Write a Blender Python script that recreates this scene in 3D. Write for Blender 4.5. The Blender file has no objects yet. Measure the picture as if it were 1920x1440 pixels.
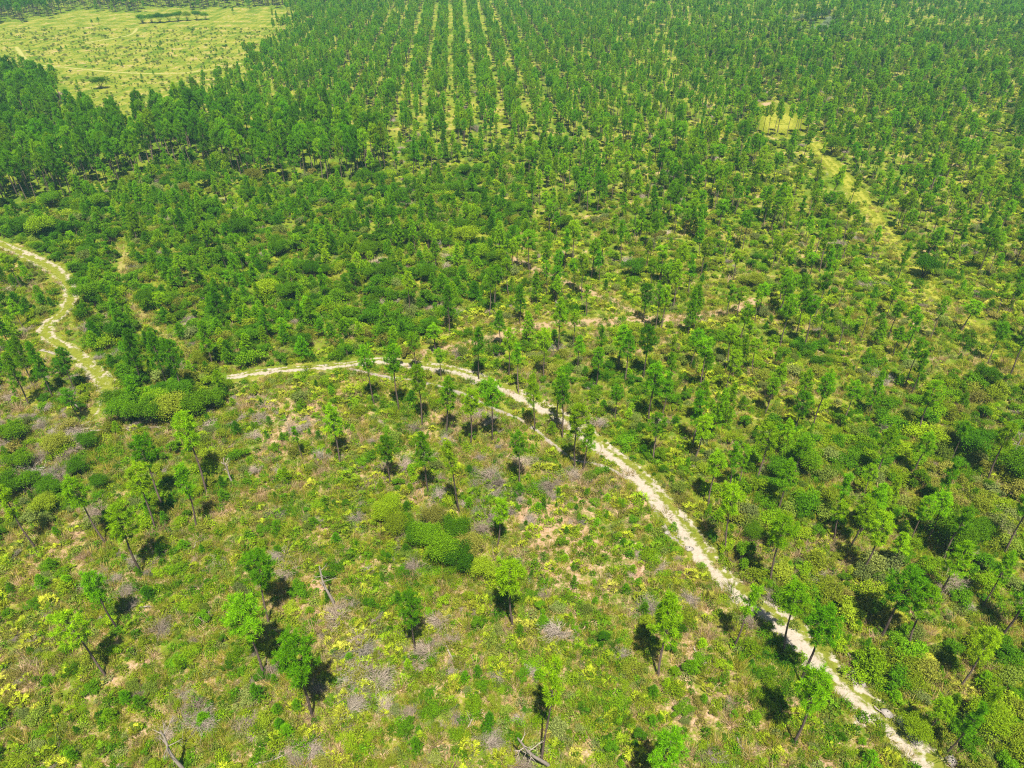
import bpy, math, random
import numpy as np

random.seed(7)
rng = np.random.default_rng(11)
SC = bpy.context.scene
COL = SC.collection

# ------------------------------------------------------------------ camera, world, sun, exposure
CAM_H = 72.0
PITCH = math.radians(35.2)            # below the horizon
FPX = 1331.0                          # focal length in pixels of the 1920 px wide photograph
cam_data = bpy.data.cameras.new("drone_camera")
cam_data.sensor_width = 36.0
cam_data.lens = 36.0 * FPX / 1920.0
cam_data.clip_start = 0.5
cam_data.clip_end = 20000.0
cam = bpy.data.objects.new("drone_camera", cam_data)
cam.location = (0, 0, CAM_H)
cam.rotation_euler = (math.pi / 2 - PITCH, 0, 0)
COL.objects.link(cam)
SC.camera = cam

SUN_EL = math.radians(67.0)
SHADOW_AZ = math.radians(-8.0)        # heading in which shadows fall (0 = +Y, clockwise positive)
world = bpy.data.worlds.new("World")
SC.world = world
world.use_nodes = True
wn = world.node_tree
wn.nodes.clear()
sky = wn.nodes.new("ShaderNodeTexSky")
sky.sky_type = 'NISHITA'
sky.sun_disc = False
sky.sun_elevation = SUN_EL
sky.sun_rotation = SHADOW_AZ + math.pi
bg = wn.nodes.new("ShaderNodeBackground")
bg.inputs["Strength"].default_value = 0.052
wo = wn.nodes.new("ShaderNodeOutputWorld")
wn.links.new(sky.outputs[0], bg.inputs[0])
wn.links.new(bg.outputs[0], wo.inputs[0])

sun_data = bpy.data.lights.new("sun", 'SUN')
sun_data.energy = 5.0
sun_data.angle = math.radians(0.5)
sun_data.color = (1.0, 0.955, 0.87)
sun = bpy.data.objects.new("sun", sun_data)
sun.rotation_euler = (math.pi / 2 - SUN_EL, 0, -SHADOW_AZ)   # lamp looks down -Z, tilted towards +Y
sun.location = (20, -60, 150)
COL.objects.link(sun)

SC.view_settings.view_transform = 'Standard'
SC.view_settings.look = 'None'
SC.view_settings.exposure = 1.0
SC.view_settings.gamma = 1.0
SC.view_settings.use_curve_mapping = False
SC.cycles.max_bounces = 6
SC.cycles.diffuse_bounces = 1
SC.cycles.use_denoising = False
SC.cycles.pixel_filter_type = 'BLACKMAN_HARRIS'
SC.cycles.filter_width = 1.15
SC.cycles.transmission_bounces = 3
SC.cycles.transparent_max_bounces = 12
SC.cycles.volume_bounces = 0

# ------------------------------------------------------------------ pixel <-> ground
CP, SP = math.cos(PITCH), math.sin(PITCH)


def ground_at(x, y):
    """Point of the flat ground under photograph pixel (x, y)."""
    x = np.asarray(x, float); y = np.asarray(y, float)
    cx, cy = (x - 960) / FPX, (720 - y) / FPX
    dx, dy, dz = cx, CP + cy * SP, -SP + cy * CP
    t = CAM_H / -dz
    return np.stack([dx * t, dy * t], -1)


def pixel_of(X, Y, Z=0.0):
    X = np.asarray(X, float); Y = np.asarray(Y, float)
    dz = Z - CAM_H
    depth = Y * CP - dz * SP
    up = Y * SP + dz * CP
    depth = np.maximum(depth, 1e-3)
    return 960 + FPX * X / depth, 720 - FPX * up / depth, depth


def height_at(bx, by, ty):
    """Height of a vertical thing whose base is at pixel (bx, by) and whose top reaches pixel row ty."""
    Yb = float(ground_at(bx, by)[1])
    cy = (720 - ty) / FPX
    return CAM_H + (-SP + cy * CP) * Yb / (CP + cy * SP)


# ------------------------------------------------------------------ smooth noise in numpy
class VNoise:
    def __init__(self, seed):
        self.t = np.random.default_rng(seed).random((256, 256))

    def __call__(self, X, Y, size):
        x = np.asarray(X) / size + 1000.3; y = np.asarray(Y) / size + 1000.7
        i = np.floor(x).astype(int); j = np.floor(y).astype(int)
        fx = x - i; fy = y - j
        fx = fx * fx * (3 - 2 * fx); fy = fy * fy * (3 - 2 * fy)
        t = self.t
        a = t[i % 256, j % 256]; b = t[(i + 1) % 256, j % 256]
        c = t[i % 256, (j + 1) % 256]; d = t[(i + 1) % 256, (j + 1) % 256]
        return (a * (1 - fx) + b * fx) * (1 - fy) + (c * (1 - fx) + d * fx) * fy


N1, N2, N3, N4 = VNoise(1), VNoise(2), VNoise(3), VNoise(4)


def in_poly(px, py, poly):
    inside = np.zeros(px.shape, bool)
    n = len(poly)
    for i in range(n):
        x1, y1 = poly[i]; x2, y2 = poly[(i + 1) % n]
        if y1 == y2:
            continue
        c = ((y1 > py) != (y2 > py)) & (px < (x2 - x1) * (py - y1) / (y2 - y1) + x1)
        inside ^= c
    return inside


def dist_line(X, Y, pts):
    d = np.full(np.shape(X), 1e9)
    for (a, b) in zip(pts[:-1], pts[1:]):
        ax, ay = a; bx, by = b
        L2 = (bx - ax) ** 2 + (by - ay) ** 2 + 1e-9
        t = np.clip(((X - ax) * (bx - ax) + (Y - ay) * (by - ay)) / L2, 0, 1)
        d = np.minimum(d, np.hypot(X - ax - t * (bx - ax), Y - ay - t * (by - ay)))
    return d


def smooth_line(px_pts, step=0.8):
    """Catmull-Rom through the ground points of photograph pixels."""
    P = ground_at([p[0] for p in px_pts], [p[1] for p in px_pts])
    P = np.vstack([2 * P[0] - P[1], P, 2 * P[-1] - P[-2]])
    out = []
    for k in range(1, len(P) - 2):
        p0, p1, p2, p3 = P[k - 1], P[k], P[k + 1], P[k + 2]
        n = max(2, int(np.hypot(*(p2 - p1)) / step))
        for t in np.arange(n) / n:
            out.append(0.5 * (2 * p1 + (p2 - p0) * t + (2 * p0 - 5 * p1 + 4 * p2 - p3) * t * t + (-p0 + 3 * p1 - 3 * p2 + p3) * t ** 3))
    out.append(P[-2])
    return np.array(out)


# ------------------------------------------------------------------ layout of the land (read off the photograph, put on the ground)
MAIN_TRACK = [(425, 708), (500, 696), (580, 690), (650, 684), (715, 676), (790, 686), (870, 700), (945, 728), (1010, 758), (1075, 797), (1135, 842),
              (1190, 884), (1240, 938), (1285, 992), (1330, 1050), (1380, 1105), (1440, 1150), (1500, 1190), (1562, 1262), (1625, 1322), (1692, 1385), (1750, 1440), (1830, 1520)]
SIDE_RUT = [(650, 690), (720, 706), (790, 716), (860, 736), (930, 768), (985, 792), (1030, 828), (1075, 862), (1125, 872), (1180, 900), (1218, 940), (1245, 985), (1290, 1035), (1335, 1070)]
LEFT_TRACK = [(-60, 440), (10, 462), (60, 484), (105, 510), (133, 545), (122, 582), (88, 612), (95, 636), (140, 662), (182, 700), (202, 735), (192, 775)]
LEFT_RUT = [(78, 655), (125, 672), (160, 695), (176, 730)]
LEFT_PATH = [(238, 468), (230, 500), (236, 538), (256, 572), (278, 602), (318, 634), (350, 660)]
UPPER_PATH = [(790, 662), (850, 650), (910, 636), (975, 618), (1050, 606), (1130, 602), (1210, 597), (1290, 592), (1355, 583), (1420, 562)]
CROSS_PATH = [(960, 482), (1000, 502), (1045, 522), (1100, 545), (1150, 562), (1190, 585), (1215, 597)]
FIELD_PATH = [(30, 88), (60, 118), (140, 128), (230, 136), (310, 138), (370, 134), (425, 126), (450, 118)]
FIELD_PATH_FAR = [(160, 80), (205, 73), (245, 65), (258, 52)]
GRASS_STRIP = [(1528, 268), (1552, 300), (1590, 340), (1625, 385), (1665, 440), (1710, 500), (1760, 555), (1815, 605), (1870, 660), (1925, 705), (1990, 750)]
CLEARING = [(1413, 215), (1432, 196), (1475, 200), (1508, 218), (1512, 250), (1470, 258), (1420, 254)]
CLEARING_BARE = [(1418, 192), (1450, 188), (1460, 196), (1425, 204)]
L_MAIN, L_RUT, L_LEFT, L_LEFTRUT = map(smooth_line, (MAIN_TRACK, SIDE_RUT, LEFT_TRACK, LEFT_RUT))
L_PATH, L_UPPER, L_CROSS, L_STRIP = map(smooth_line, (LEFT_PATH, UPPER_PATH, CROSS_PATH, GRASS_STRIP))
L_FIELD, L_FIELDFAR = smooth_line(FIELD_PATH, 3), smooth_line(FIELD_PATH_FAR, 3)

ROW_HEAD = math.radians(-4.0)
ROW_GAP = 9.4


def row_u(X, Y):
    return X * math.cos(ROW_HEAD) - Y * math.sin(ROW_HEAD)


ROW_U0 = float(row_u(*ground_at(845, 200)))

FIELD = [(-400, 48), (0, 46), (130, 26), (270, 20), (545, 14), (545, 50), (508, 95), (452, 145), (400, 182), (345, 225), (290, 250), (255, 256), (192, 252), (140, 222), (108, 190), (60, 172), (30, 160), (-400, 160)]
FARWOOD = [(-2500, -400), (4000, -400), (4000, 3), (840, 3), (845, 12), (545, 13), (270, 19), (130, 25), (0, 45), (-400, 47), (-2500, 60)]
PLANT = [(545, 12), (1180, 6), (1260, 70), (1330, 160), (1380, 235), (1250, 262), (1000, 272), (900, 285), (700, 262), (640, 252), (430, 235), (335, 205), (335, 180), (388, 142), (430, 112), (492, 78), (536, 45)]
DENSE = [(-400, 112), (30, 108), (60, 120), (108, 136), (140, 166), (192, 202), (255, 206), (335, 200), (430, 232), (560, 246), (690, 270), (720, 310), (690, 345), (610, 352), (520, 345), (420, 330), (330, 300), (250, 330), (150, 380), (-400, 440)]
EDGE = [(690, 262), (900, 285), (1060, 275), (1080, 300), (900, 318), (740, 312)]
MIDLEFT = [(-400, 440), (150, 380), (250, 330), (330, 300), (520, 345), (700, 345), (900, 315), (1000, 330), (1010, 420), (960, 480), (900, 560), (860, 620), (760, 655), (650, 676), (560, 684), (430, 700), (400, 780), (200, 785), (150, 690), (90, 640), (140, 560), (100, 500), (-400, 420)]
LEFTEDGE = [(-500, 430), (60, 470), (125, 540), (85, 625), (150, 680), (205, 730), (200, 790), (-500, 820)]
FRONT = [(430, 706), (600, 690), (720, 690), (860, 720), (950, 760), (1060, 815), (1180, 890), (1260, 975), (1340, 1075), (1440, 1165), (1560, 1280), (1700, 1420), (1840, 1560), (-600, 1700), (-600, 800), (200, 785), (400, 770)]
FRONTLEFT = [(-600, 790), (200, 785), (420, 760), (470, 830), (400, 930), (300, 960), (180, 1010), (-600, 1080)]
RIGHTDENSE = [(1290, 975), (1400, 820), (1560, 800), (1750, 740), (2300, 700), (2600, 1700), (1850, 1560), (1700, 1380), (1560, 1240), (1440, 1140), (1340, 1040)]
TANPATCH = [(960, 930), (1100, 915), (1215, 960), (1240, 1090), (1130, 1130), (990, 1110)]
TANPATCH_FAR = [(470, 745), (590, 735), (630, 800), (610, 870), (540, 860), (470, 800)]
BAYHEAD = [(1490, 30), (1570, 28), (1610, 50), (1600, 68), (1530, 72), (1490, 62)]
NAMES = ["right", "farwood", "plant", "dense", "edge", "midleft", "leftedge", "front", "frontleft", "rightdense", "field", "bay", "tan"]
ZI = {n: i for i, n in enumerate(NAMES)}
# per square metre:            pine   young  shrub  palm   brush  oak
DENS = {"right":      (0.026, 0.035, 0.170, 0.200, 0.008, 0.0006),
        "farwood":    (0.050, 0.0,   0.004, 0.0,   0.0,   0.0005),
        "plant":      (0.0,   0.012, 0.045, 0.030, 0.006, 0.0),
        "dense":      (0.060, 0.010, 0.120, 0.0,   0.0,   0.004),
        "edge":       (0.015, 0.020, 0.200, 0.010, 0.010, 0.003),
        "midleft":    (0.011, 0.055, 0.300, 0.045, 0.014, 0.0060),
        "leftedge":   (0.003, 0.040, 0.140, 0.050, 0.050, 0.0),
        "front":      (0.0,   0.035, 0.170, 0.150, 0.060, 0.0),
        "frontleft":  (0.0,   0.020, 0.230, 0.030, 0.080, 0.0),
        "rightdense": (0.013, 0.025, 0.330, 0.100, 0.014, 0.0012),
        "field":      (0.0002, 0.003, 0.085, 0.0,  0.004, 0.0),
        "bay":        (0.01,  0.0,   0.060, 0.0,   0.0,   0.012)}
DENS["tan"] = (0.0, 0.16, 0.07, 0.13, 0.04, 0.0)
DENS_A = np.array([DENS[n] for n in NAMES])


def zone_of(X, Y, ragged=True):
    X = np.asarray(X, float); Y = np.asarray(Y, float)
    if ragged:
        s = 0.02 * np.hypot(X, Y) + 1.0
        Xj = X + (N1(X, Y, 9.0) - 0.5) * 2.2 * s; Yj = Y + (N2(X, Y, 9.0) - 0.5) * 2.2 * s
    else:
        Xj, Yj = X, Y
    px, py, _ = pixel_of(Xj, Yj)
    z = np.zeros(X.shape, int)
    for name, poly in (("farwood", FARWOOD), ("midleft", MIDLEFT), ("dense", DENSE), ("plant", PLANT), ("edge", EDGE), ("leftedge", LEFTEDGE),
                       ("front", FRONT), ("frontleft", FRONTLEFT), ("rightdense", RIGHTDENSE), ("field", FIELD), ("bay", BAYHEAD), ("tan", TANPATCH), ("tan", TANPATCH_FAR)):
        z[in_poly(px, py, poly)] = ZI[name]
    return z


def clear_of_ways(X, Y, margin=0.0):
    """False on the tracks, paths and open grass."""
    ok = dist_line(X, Y, L_MAIN) > 1.7 + margin
    ok &= dist_line(X, Y, L_RUT) > 0.75 + margin
    ok &= dist_line(X, Y, L_LEFT) > 2.3 + margin
    ok &= dist_line(X, Y, L_PATH) > 1.0 + margin
    ok &= dist_line(X, Y, L_UPPER) > 2.2 + margin
    ok &= dist_line(X, Y, L_CROSS) > 1.5 + margin
    ok &= dist_line(X, Y, L_STRIP) > 2.5 + margin
    ok &= dist_line(X, Y, L_FIELD) > 2.2 + margin
    ok &= dist_line(X, Y, L_FIELDFAR) > 2.2 + margin
    px, py, _ = pixel_of(X, Y)
    ok &= ~in_poly(px, py, CLEARING) & ~in_poly(px, py, CLEARING_BARE)
    return ok


def candidates(spacing, ymin, ymax, seed):
    """Jittered grid of points over the wedge of ground that the camera looks at, with a margin either side."""
    r = np.random.default_rng(seed)
    half = (ymax * CP + CAM_H * SP) * 0.80 + 15
    xs = np.arange(-half, half, spacing); ys = np.arange(ymin, ymax, spacing)
    X, Y = np.meshgrid(xs, ys)
    X = X.ravel() + r.uniform(-0.48, 0.48, X.size) * spacing
    Y = Y.ravel() + r.uniform(-0.48, 0.48, Y.size) * spacing
    keep = np.abs(X) < (Y * CP + CAM_H * SP) * 0.80 + 12
    return X[keep], Y[keep]


# ------------------------------------------------------------------ mesh building
class Quads:
    """Collects quads, one material slot number per quad, and makes ONE mesh of them."""
    def __init__(self):
        self.v = []; self.f = []; self.m = []; self.n = 0

    def add(self, verts, faces, mat=0):
        verts = np.asarray(verts, float).reshape(-1, 3); faces = np.asarray(faces, int).reshape(-1, 4)
        self.v.append(verts); self.f.append(faces + self.n); self.m.append(np.full(len(faces), mat)); self.n += len(verts)

    def blades(self, P, D, L, W, mat=0, taper=0.35, r=rng):
        """One flat tapering blade from each point P along D."""
        P = np.asarray(P, float); n = len(P)
        D = D / (np.linalg.norm(D, axis=1, keepdims=True) + 1e-9)
        S = np.cross(D, r.normal(size=(n, 3))); S /= np.linalg.norm(S, axis=1, keepdims=True) + 1e-9
        L = np.broadcast_to(np.asarray(L, float), (n,))[:, None]; W = np.broadcast_to(np.asarray(W, float), (n,))[:, None]
        T = P + D * L
        V = np.stack([P - S * W / 2, P + S * W / 2, T + S * W / 2 * taper, T - S * W / 2 * taper], 1)
        self.add(V, np.arange(4 * n).reshape(n, 4), mat)

    def leaves(self, C, size, mat=0, up=0.5, r=rng):
        """A small four-cornered leaf at each point C, facing roughly upwards."""
        C = np.asarray(C, float); n = len(C)
        Nn = r.normal(size=(n, 3)); Nn[:, 2] = np.abs(Nn[:, 2]) + up; Nn /= np.linalg.norm(Nn, axis=1, keepdims=True)
        A = np.cross(Nn, r.normal(size=(n, 3))); A /= np.linalg.norm(A, axis=1, keepdims=True) + 1e-9
        B = np.cross(Nn, A)
        s = (np.asarray(size, float) * r.uniform(0.6, 1.3, n))[:, None] / 2
        V = np.stack([C - A * s * 1.3, C - B * s * 0.7, C + A * s * 1.3, C + B * s * 0.7], 1)
        self.add(V, np.arange(4 * n).reshape(n, 4), mat)

    def tube(self, pts, radii, sides=6, mat=0):
        pts = np.asarray(pts, float); k = len(pts)
        d = np.gradient(pts, axis=0); d /= np.linalg.norm(d, axis=1, keepdims=True) + 1e-9
        ref = np.array([1.0, 0.13, 0.07]) if abs(d[0][0]) < 0.8 else np.array([0.1, 1.0, 0.2])
        A = np.cross(d, ref); A /= np.linalg.norm(A, axis=1, keepdims=True); B = np.cross(d, A)
        a = np.arange(sides) * 2 * math.pi / sides
        V = pts[:, None] + (A[:, None] * np.cos(a)[None, :, None] + B[:, None] * np.sin(a)[None, :, None]) * np.asarray(radii, float)[:, None, None]
        F = []
        for i in range(k - 1):
            for j in range(sides):
                F.append((i * sides + j, i * sides + (j + 1) % sides, (i + 1) * sides + (j + 1) % sides, (i + 1) * sides + j))
        self.add(V, F, mat)

    def mesh(self, name, mats, smooth=False):
        me = bpy.data.meshes.new(name)
        V = np.concatenate(self.v); F = np.concatenate(self.f); M = np.concatenate(self.m)
        me.vertices.add(len(V)); me.vertices.foreach_set("co", V.astype(np.float32).ravel())
        me.loops.add(F.size); me.loops.foreach_set("vertex_index", F.astype(np.int32).ravel())
        me.polygons.add(len(F)); me.polygons.foreach_set("loop_start", np.arange(0, F.size, 4, dtype=np.int32))
        for m in mats:
            me.materials.append(m)
        me.polygons.foreach_set("material_index", M.astype(np.int32))
        me.update(calc_edges=True)
        if smooth:
            me.polygons.foreach_set("use_smooth", np.ones(len(F), bool))
        return me


def joined(a, b):
    q = Quads()
    for k, s in enumerate((a, b)):
        for v, f, m in zip(s.v, s.f, s.m):
            q.v.append(v); q.f.append(f + q.n); q.m.append(m + k)
        q.n += s.n
    return q


# ------------------------------------------------------------------ materials
def new_mat(name):
    m = bpy.data.materials.new(name); m.use_nodes = True
    nt = m.node_tree; nt.nodes.clear()
    out = nt.nodes.new("ShaderNodeOutputMaterial")
    return m, nt, out


def nd(nt, kind, **kw):
    n = nt.nodes.new(kind)
    for k, v in kw.items():
        if k.startswith("i_"):
            n.inputs[k[2:].replace("_", " ")].default_value = v
        else:
            setattr(n, k, v)
    return n


def ramp(nt, stops, fac):
    r = nt.nodes.new("ShaderNodeValToRGB")
    cr = r.color_ramp
    while len(cr.elements) < len(stops):
        cr.elements.new(0.5)
    for e, (p, c) in zip(cr.elements, stops):
        e.position = p; e.color = (*c, 1) if len(c) == 3 else c
    nt.links.new(fac, r.inputs[0])
    return r.outputs[0]


def mix(nt, fac, a, b, blend='MIX'):
    n = nt.nodes.new("ShaderNodeMix"); n.data_type = 'RGBA'; n.blend_type = blend
    for sock, val in ((n.inputs[0], fac), (n.inputs[6], a), (n.inputs[7], b)):
        if isinstance(val, (int, float)):
            sock.default_value = val
        elif isinstance(val, tuple):
            sock.default_value = (*val, 1)
        else:
            nt.links.new(val, sock)
    return n.outputs[2]


def math_n(nt, op, a, b=None, clamp=False):
    n = nt.nodes.new("ShaderNodeMath"); n.operation = op; n.use_clamp = clamp
    for k, v in enumerate((a, b)):
        if v is None:
            continue
        if isinstance(v, (int, float)):
            n.inputs[k].default_value = v
        else:
            nt.links.new(v, n.inputs[k])
    return n.outputs[0]


def noise(nt, vec, scale, detail=3, rough=0.55, out=0):
    n = nt.nodes.new("ShaderNodeTexNoise")
    n.inputs["Scale"].default_value = scale; n.inputs["Detail"].default_value = detail; n.inputs["Roughness"].default_value = rough
    if vec is not None:
        nt.links.new(vec, n.inputs["Vector"])
    return n.outputs[out]


def foliage(name, cols, transl=0.30, spread=0.42, warm=(1.25, 1.1, 0.6)):
    """Leaf material: colour differs from plant to plant and from leaf to leaf."""
    m, nt, out = new_mat(name)
    oi = nt.nodes.new("ShaderNodeObjectInfo"); ge = nt.nodes.new("ShaderNodeNewGeometry")
    k = len(cols)
    patch_n = noise(nt, oi.outputs["Location"], 0.075, 3, 0.6)
    f = math_n(nt, 'ADD', math_n(nt, 'MULTIPLY', oi.outputs["Random"], 0.65), math_n(nt, 'MULTIPLY', math_n(nt, 'ADD', patch_n, -0.5), 2.2))
    f = math_n(nt, 'ADD', f, 0.17, True)
    c = ramp(nt, [(i / (k - 1), cc) for i, cc in enumerate(cols)], f)
    v = nd(nt, "ShaderNodeMapRange"); v.inputs[3].default_value = 1 - spread; v.inputs[4].default_value = 1 + spread
    nt.links.new(ge.outputs["Random Per Island"], v.inputs[0])
    tv = nd(nt, "ShaderNodeMapRange"); tv.inputs[3].default_value = 0.74; tv.inputs[4].default_value = 1.30
    nt.links.new(math_n(nt, 'FRACT', math_n(nt, 'MULTIPLY', oi.outputs["Random"], 7.31)), tv.inputs[0])
    vv = math_n(nt, 'MULTIPLY', v.outputs[0], tv.outputs[0])
    vc = nt.nodes.new("ShaderNodeCombineColor")
    for s in range(3):
        nt.links.new(vv, vc.inputs[s])
    c = mix(nt, 1.0, c, vc.outputs[0], 'MULTIPLY')
    d = nt.nodes.new("ShaderNodeBsdfDiffuse"); nt.links.new(c, d.inputs[0])
    t = nt.nodes.new("ShaderNodeBsdfTranslucent"); nt.links.new(mix(nt, 1.0, c, warm, 'MULTIPLY'), t.inputs[0])
    x = nt.nodes.new("ShaderNodeMixShader"); x.inputs[0].default_value = transl
    nt.links.new(d.outputs[0], x.inputs[1]); nt.links.new(t.outputs[0], x.inputs[2])
    nt.links.new(x.outputs[0], out.inputs[0])
    return m


def bark(name, a, b, scale=3.0):
    m, nt, out = new_mat(name)
    tc = nt.nodes.new("ShaderNodeTexCoord")
    n = noise(nt, tc.outputs["Object"], scale, 4)
    oi = nt.nodes.new("ShaderNodeObjectInfo")
    f = math_n(nt, 'ADD', math_n(nt, 'MULTIPLY', n, 0.8), math_n(nt, 'MULTIPLY', oi.outputs["Random"], 0.3))
    c = ramp(nt, [(0.3, a), (0.75, b)], f)
    d = nt.nodes.new("ShaderNodeBsdfDiffuse"); nt.links.new(c, d.inputs[0]); nt.links.new(d.outputs[0], out.inputs[0])
    return m


M_BARK = bark("pine_bark", (0.055, 0.042, 0.036), (0.20, 0.14, 0.11))
M_DEADWOOD = bark("weathered_wood", (0.20, 0.165, 0.135), (0.40, 0.33, 0.27), 2.0)
M_TWIG = foliage("dead_twigs", [(0.25, 0.20, 0.15), (0.34, 0.28, 0.22), (0.40, 0.31, 0.22), (0.31, 0.28, 0.22)], 0.1, 0.4, (1, 1, 1))
M_NEEDLE = foliage("pine_needles", [(0.110, 0.310, 0.002), (0.165, 0.380, 0.003), (0.230, 0.420, 0.004), (0.260, 0.410, 0.006)])
M_NEEDLE_DARK = foliage("dark_pine_needles", [(0.068, 0.220, 0.003), (0.100, 0.265, 0.003), (0.145, 0.310, 0.004)])
M_NEEDLE_BRIGHT = foliage("bright_pine_needles", [(0.105, 0.310, 0.003), (0.140, 0.350, 0.004), (0.185, 0.385, 0.005)])
M_SHRUB = foliage("shrub_leaves", [(0.080, 0.210, 0.004), (0.130, 0.265, 0.005), (0.215, 0.320, 0.007), (0.200, 0.240, 0.018), (0.220, 0.200, 0.040)])
M_SHRUB_DARK = foliage("dark_shrub_leaves", [(0.050, 0.150, 0.004), (0.080, 0.190, 0.004), (0.120, 0.235, 0.005)])
M_SHRUB_OLIVE = foliage("olive_shrub_leaves", [(0.130, 0.200, 0.022), (0.180, 0.250, 0.026), (0.170, 0.210, 0.060), (0.240, 0.270, 0.040)])
M_SHRUB_GREY = foliage("pale_grey_leaves", [(0.13, 0.19, 0.09), (0.19, 0.25, 0.14), (0.24, 0.28, 0.19)])
M_PALM = foliage("palmetto_fans", [(0.110, 0.220, 0.008), (0.160, 0.260, 0.008), (0.240, 0.310, 0.012), (0.310, 0.340, 0.020), (0.350, 0.340, 0.050)], 0.25, 0.55)
M_GRASS = foliage("grass_blades", [(0.075, 0.190, 0.006), (0.170, 0.265, 0.008), (0.300, 0.310, 0.016), (0.400, 0.315, 0.070), (0.450, 0.315, 0.180), (0.400, 0.290, 0.190)], 0.3, 0.35)


# ------------------------------------------------------------------ plant shapes
def pine_shape(seed, crown0=0.52, R=2.1, form='round', branches=32, tufts=3, blades=46, H=10.0, lean=0.35, lop=0.0, W=0.042, L=0.36):
    """A pine ten metres high: (trunk with limbs, crown of needle tufts)."""
    r = np.random.default_rng(seed)
    R = R * 0.80
    tr, cr = Quads(), Quads()
    bend = r.uniform(-lean, lean, 2)
    zz = np.linspace(-0.15, 0.97 * H, 8)
    t = np.clip(zz / H, 0, 1)
    cx = bend[0] * np.sin(t * 2.2) + 0.06 * np.sin(t * 9 + seed); cy = bend[1] * np.sin(t * 2.0) + 0.06 * np.cos(t * 8 + seed)
    tr.tube(np.stack([cx, cy, zz], 1), 0.105 * (1 - t) ** 0.7 + 0.022, 7)
    P = []; Dn = []
    laz = r.uniform(0, 6.28)
    branches = int(branches * 1.15)
    for b in range(branches):
        s = (b + r.uniform(0, 1)) / branches
        z0 = H * (crown0 + (0.97 - crown0) * s)
        if form == 'round':
            rad = R * max(0.15, math.sin(math.pi * (0.14 + 0.80 * s))) ** 0.75
        elif form == 'cone':
            rad = R * ((1 - s) ** 0.75 * 0.95 + 0.12)
        elif form == 'flat':
            rad = R * (0.35 + 0.75 * s) * (1 if s < 0.85 else 0.75)
        else:
            rad = R * (0.55 + 0.45 * math.sin(s * 12 + seed)) * (1 - 0.55 * s)
        rad *= r.uniform(0.6, 1.12)
        az = b * 2.39996 + r.uniform(-0.4, 0.4)
        rad *= 1 + lop * math.cos(az - laz)
        bx = np.interp(z0, zz, cx); by = np.interp(z0, zz, cy)
        base = np.array([bx, by, z0 - 0.12 * rad])
        tip = np.array([bx + math.cos(az) * rad, by + math.sin(az) * rad, z0 + rad * r.uniform(-0.02, 0.42)])
        mid = (base + tip) / 2 + np.array([0, 0, -0.06 * rad])
        tr.tube([base, mid, tip], [0.038, 0.026, 0.012], 3)
        dirb = (tip - base) / (np.linalg.norm(tip - base) + 1e-6)
        for f in np.linspace(0.55, 1.0, tufts):
            c = base + (tip - base) * f + r.normal(0, 0.13, 3) * (0.5 + 0.4 * rad)
            nb = int(blades * r.uniform(0.7, 1.25))
            d = r.normal(size=(nb, 3)); d /= np.linalg.norm(d, axis=1, keepdims=True)
            d = d * 0.95 + dirb * 0.45 + np.array([0, 0, 0.40])
            P.append(np.repeat(c[None], nb, 0) + r.normal(0, 0.07, (nb, 3))); Dn.append(d)
    top = np.array([cx[-1], cy[-1], 0.96 * H])
    for k in range(3):
        nb = blades
        d = r.normal(size=(nb, 3)) * 0.9 + np.array([0, 0, 0.7])
        P.append(np.repeat((top + r.normal(0, 0.15, 3))[None], nb, 0)); Dn.append(d)
    P = np.concatenate(P); Dn = np.concatenate(Dn)
    cr.blades(P, Dn, L * r.uniform(0.7, 1.25, len(P)), W * r.uniform(0.7, 1.3, len(P)), 0, 0.4, r)
    return tr, cr


def young_pine_shape(seed, H=2.6, R=0.85):
    r = np.random.default_rng(seed)
    q = Quads()
    q.tube([(0, 0, -0.05), (0.02, 0, H * 0.5), (0, 0.02, H * 0.98)], [0.045, 0.03, 0.012], 5, 1)
    P = []; D = []
    for b in range(30):
        s = (b + r.uniform()) / 30
        z = H * (0.12 + 0.86 * s); rad = R * ((1 - s) ** 0.8 + 0.1) * r.uniform(0.65, 1.15); az = b * 2.4 + r.uniform(-0.3, 0.3)
        for f in (0.45, 0.95):
            c = np.array([math.cos(az) * rad * f, math.sin(az) * rad * f, z + rad * f * 0.4])
            nb = 30
            d = r.normal(size=(nb, 3)) * 0.7 + np.array([math.cos(az) * 0.5, math.sin(az) * 0.5, 0.6])
            P.append(np.repeat(c[None], nb, 0)); D.append(d)
    P = np.concatenate(P); D = np.concatenate(D)
    q.blades(P, D, 0.30 * r.uniform(0.7, 1.3, len(P)), 0.04, 0, 0.4, r)
    return q


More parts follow.
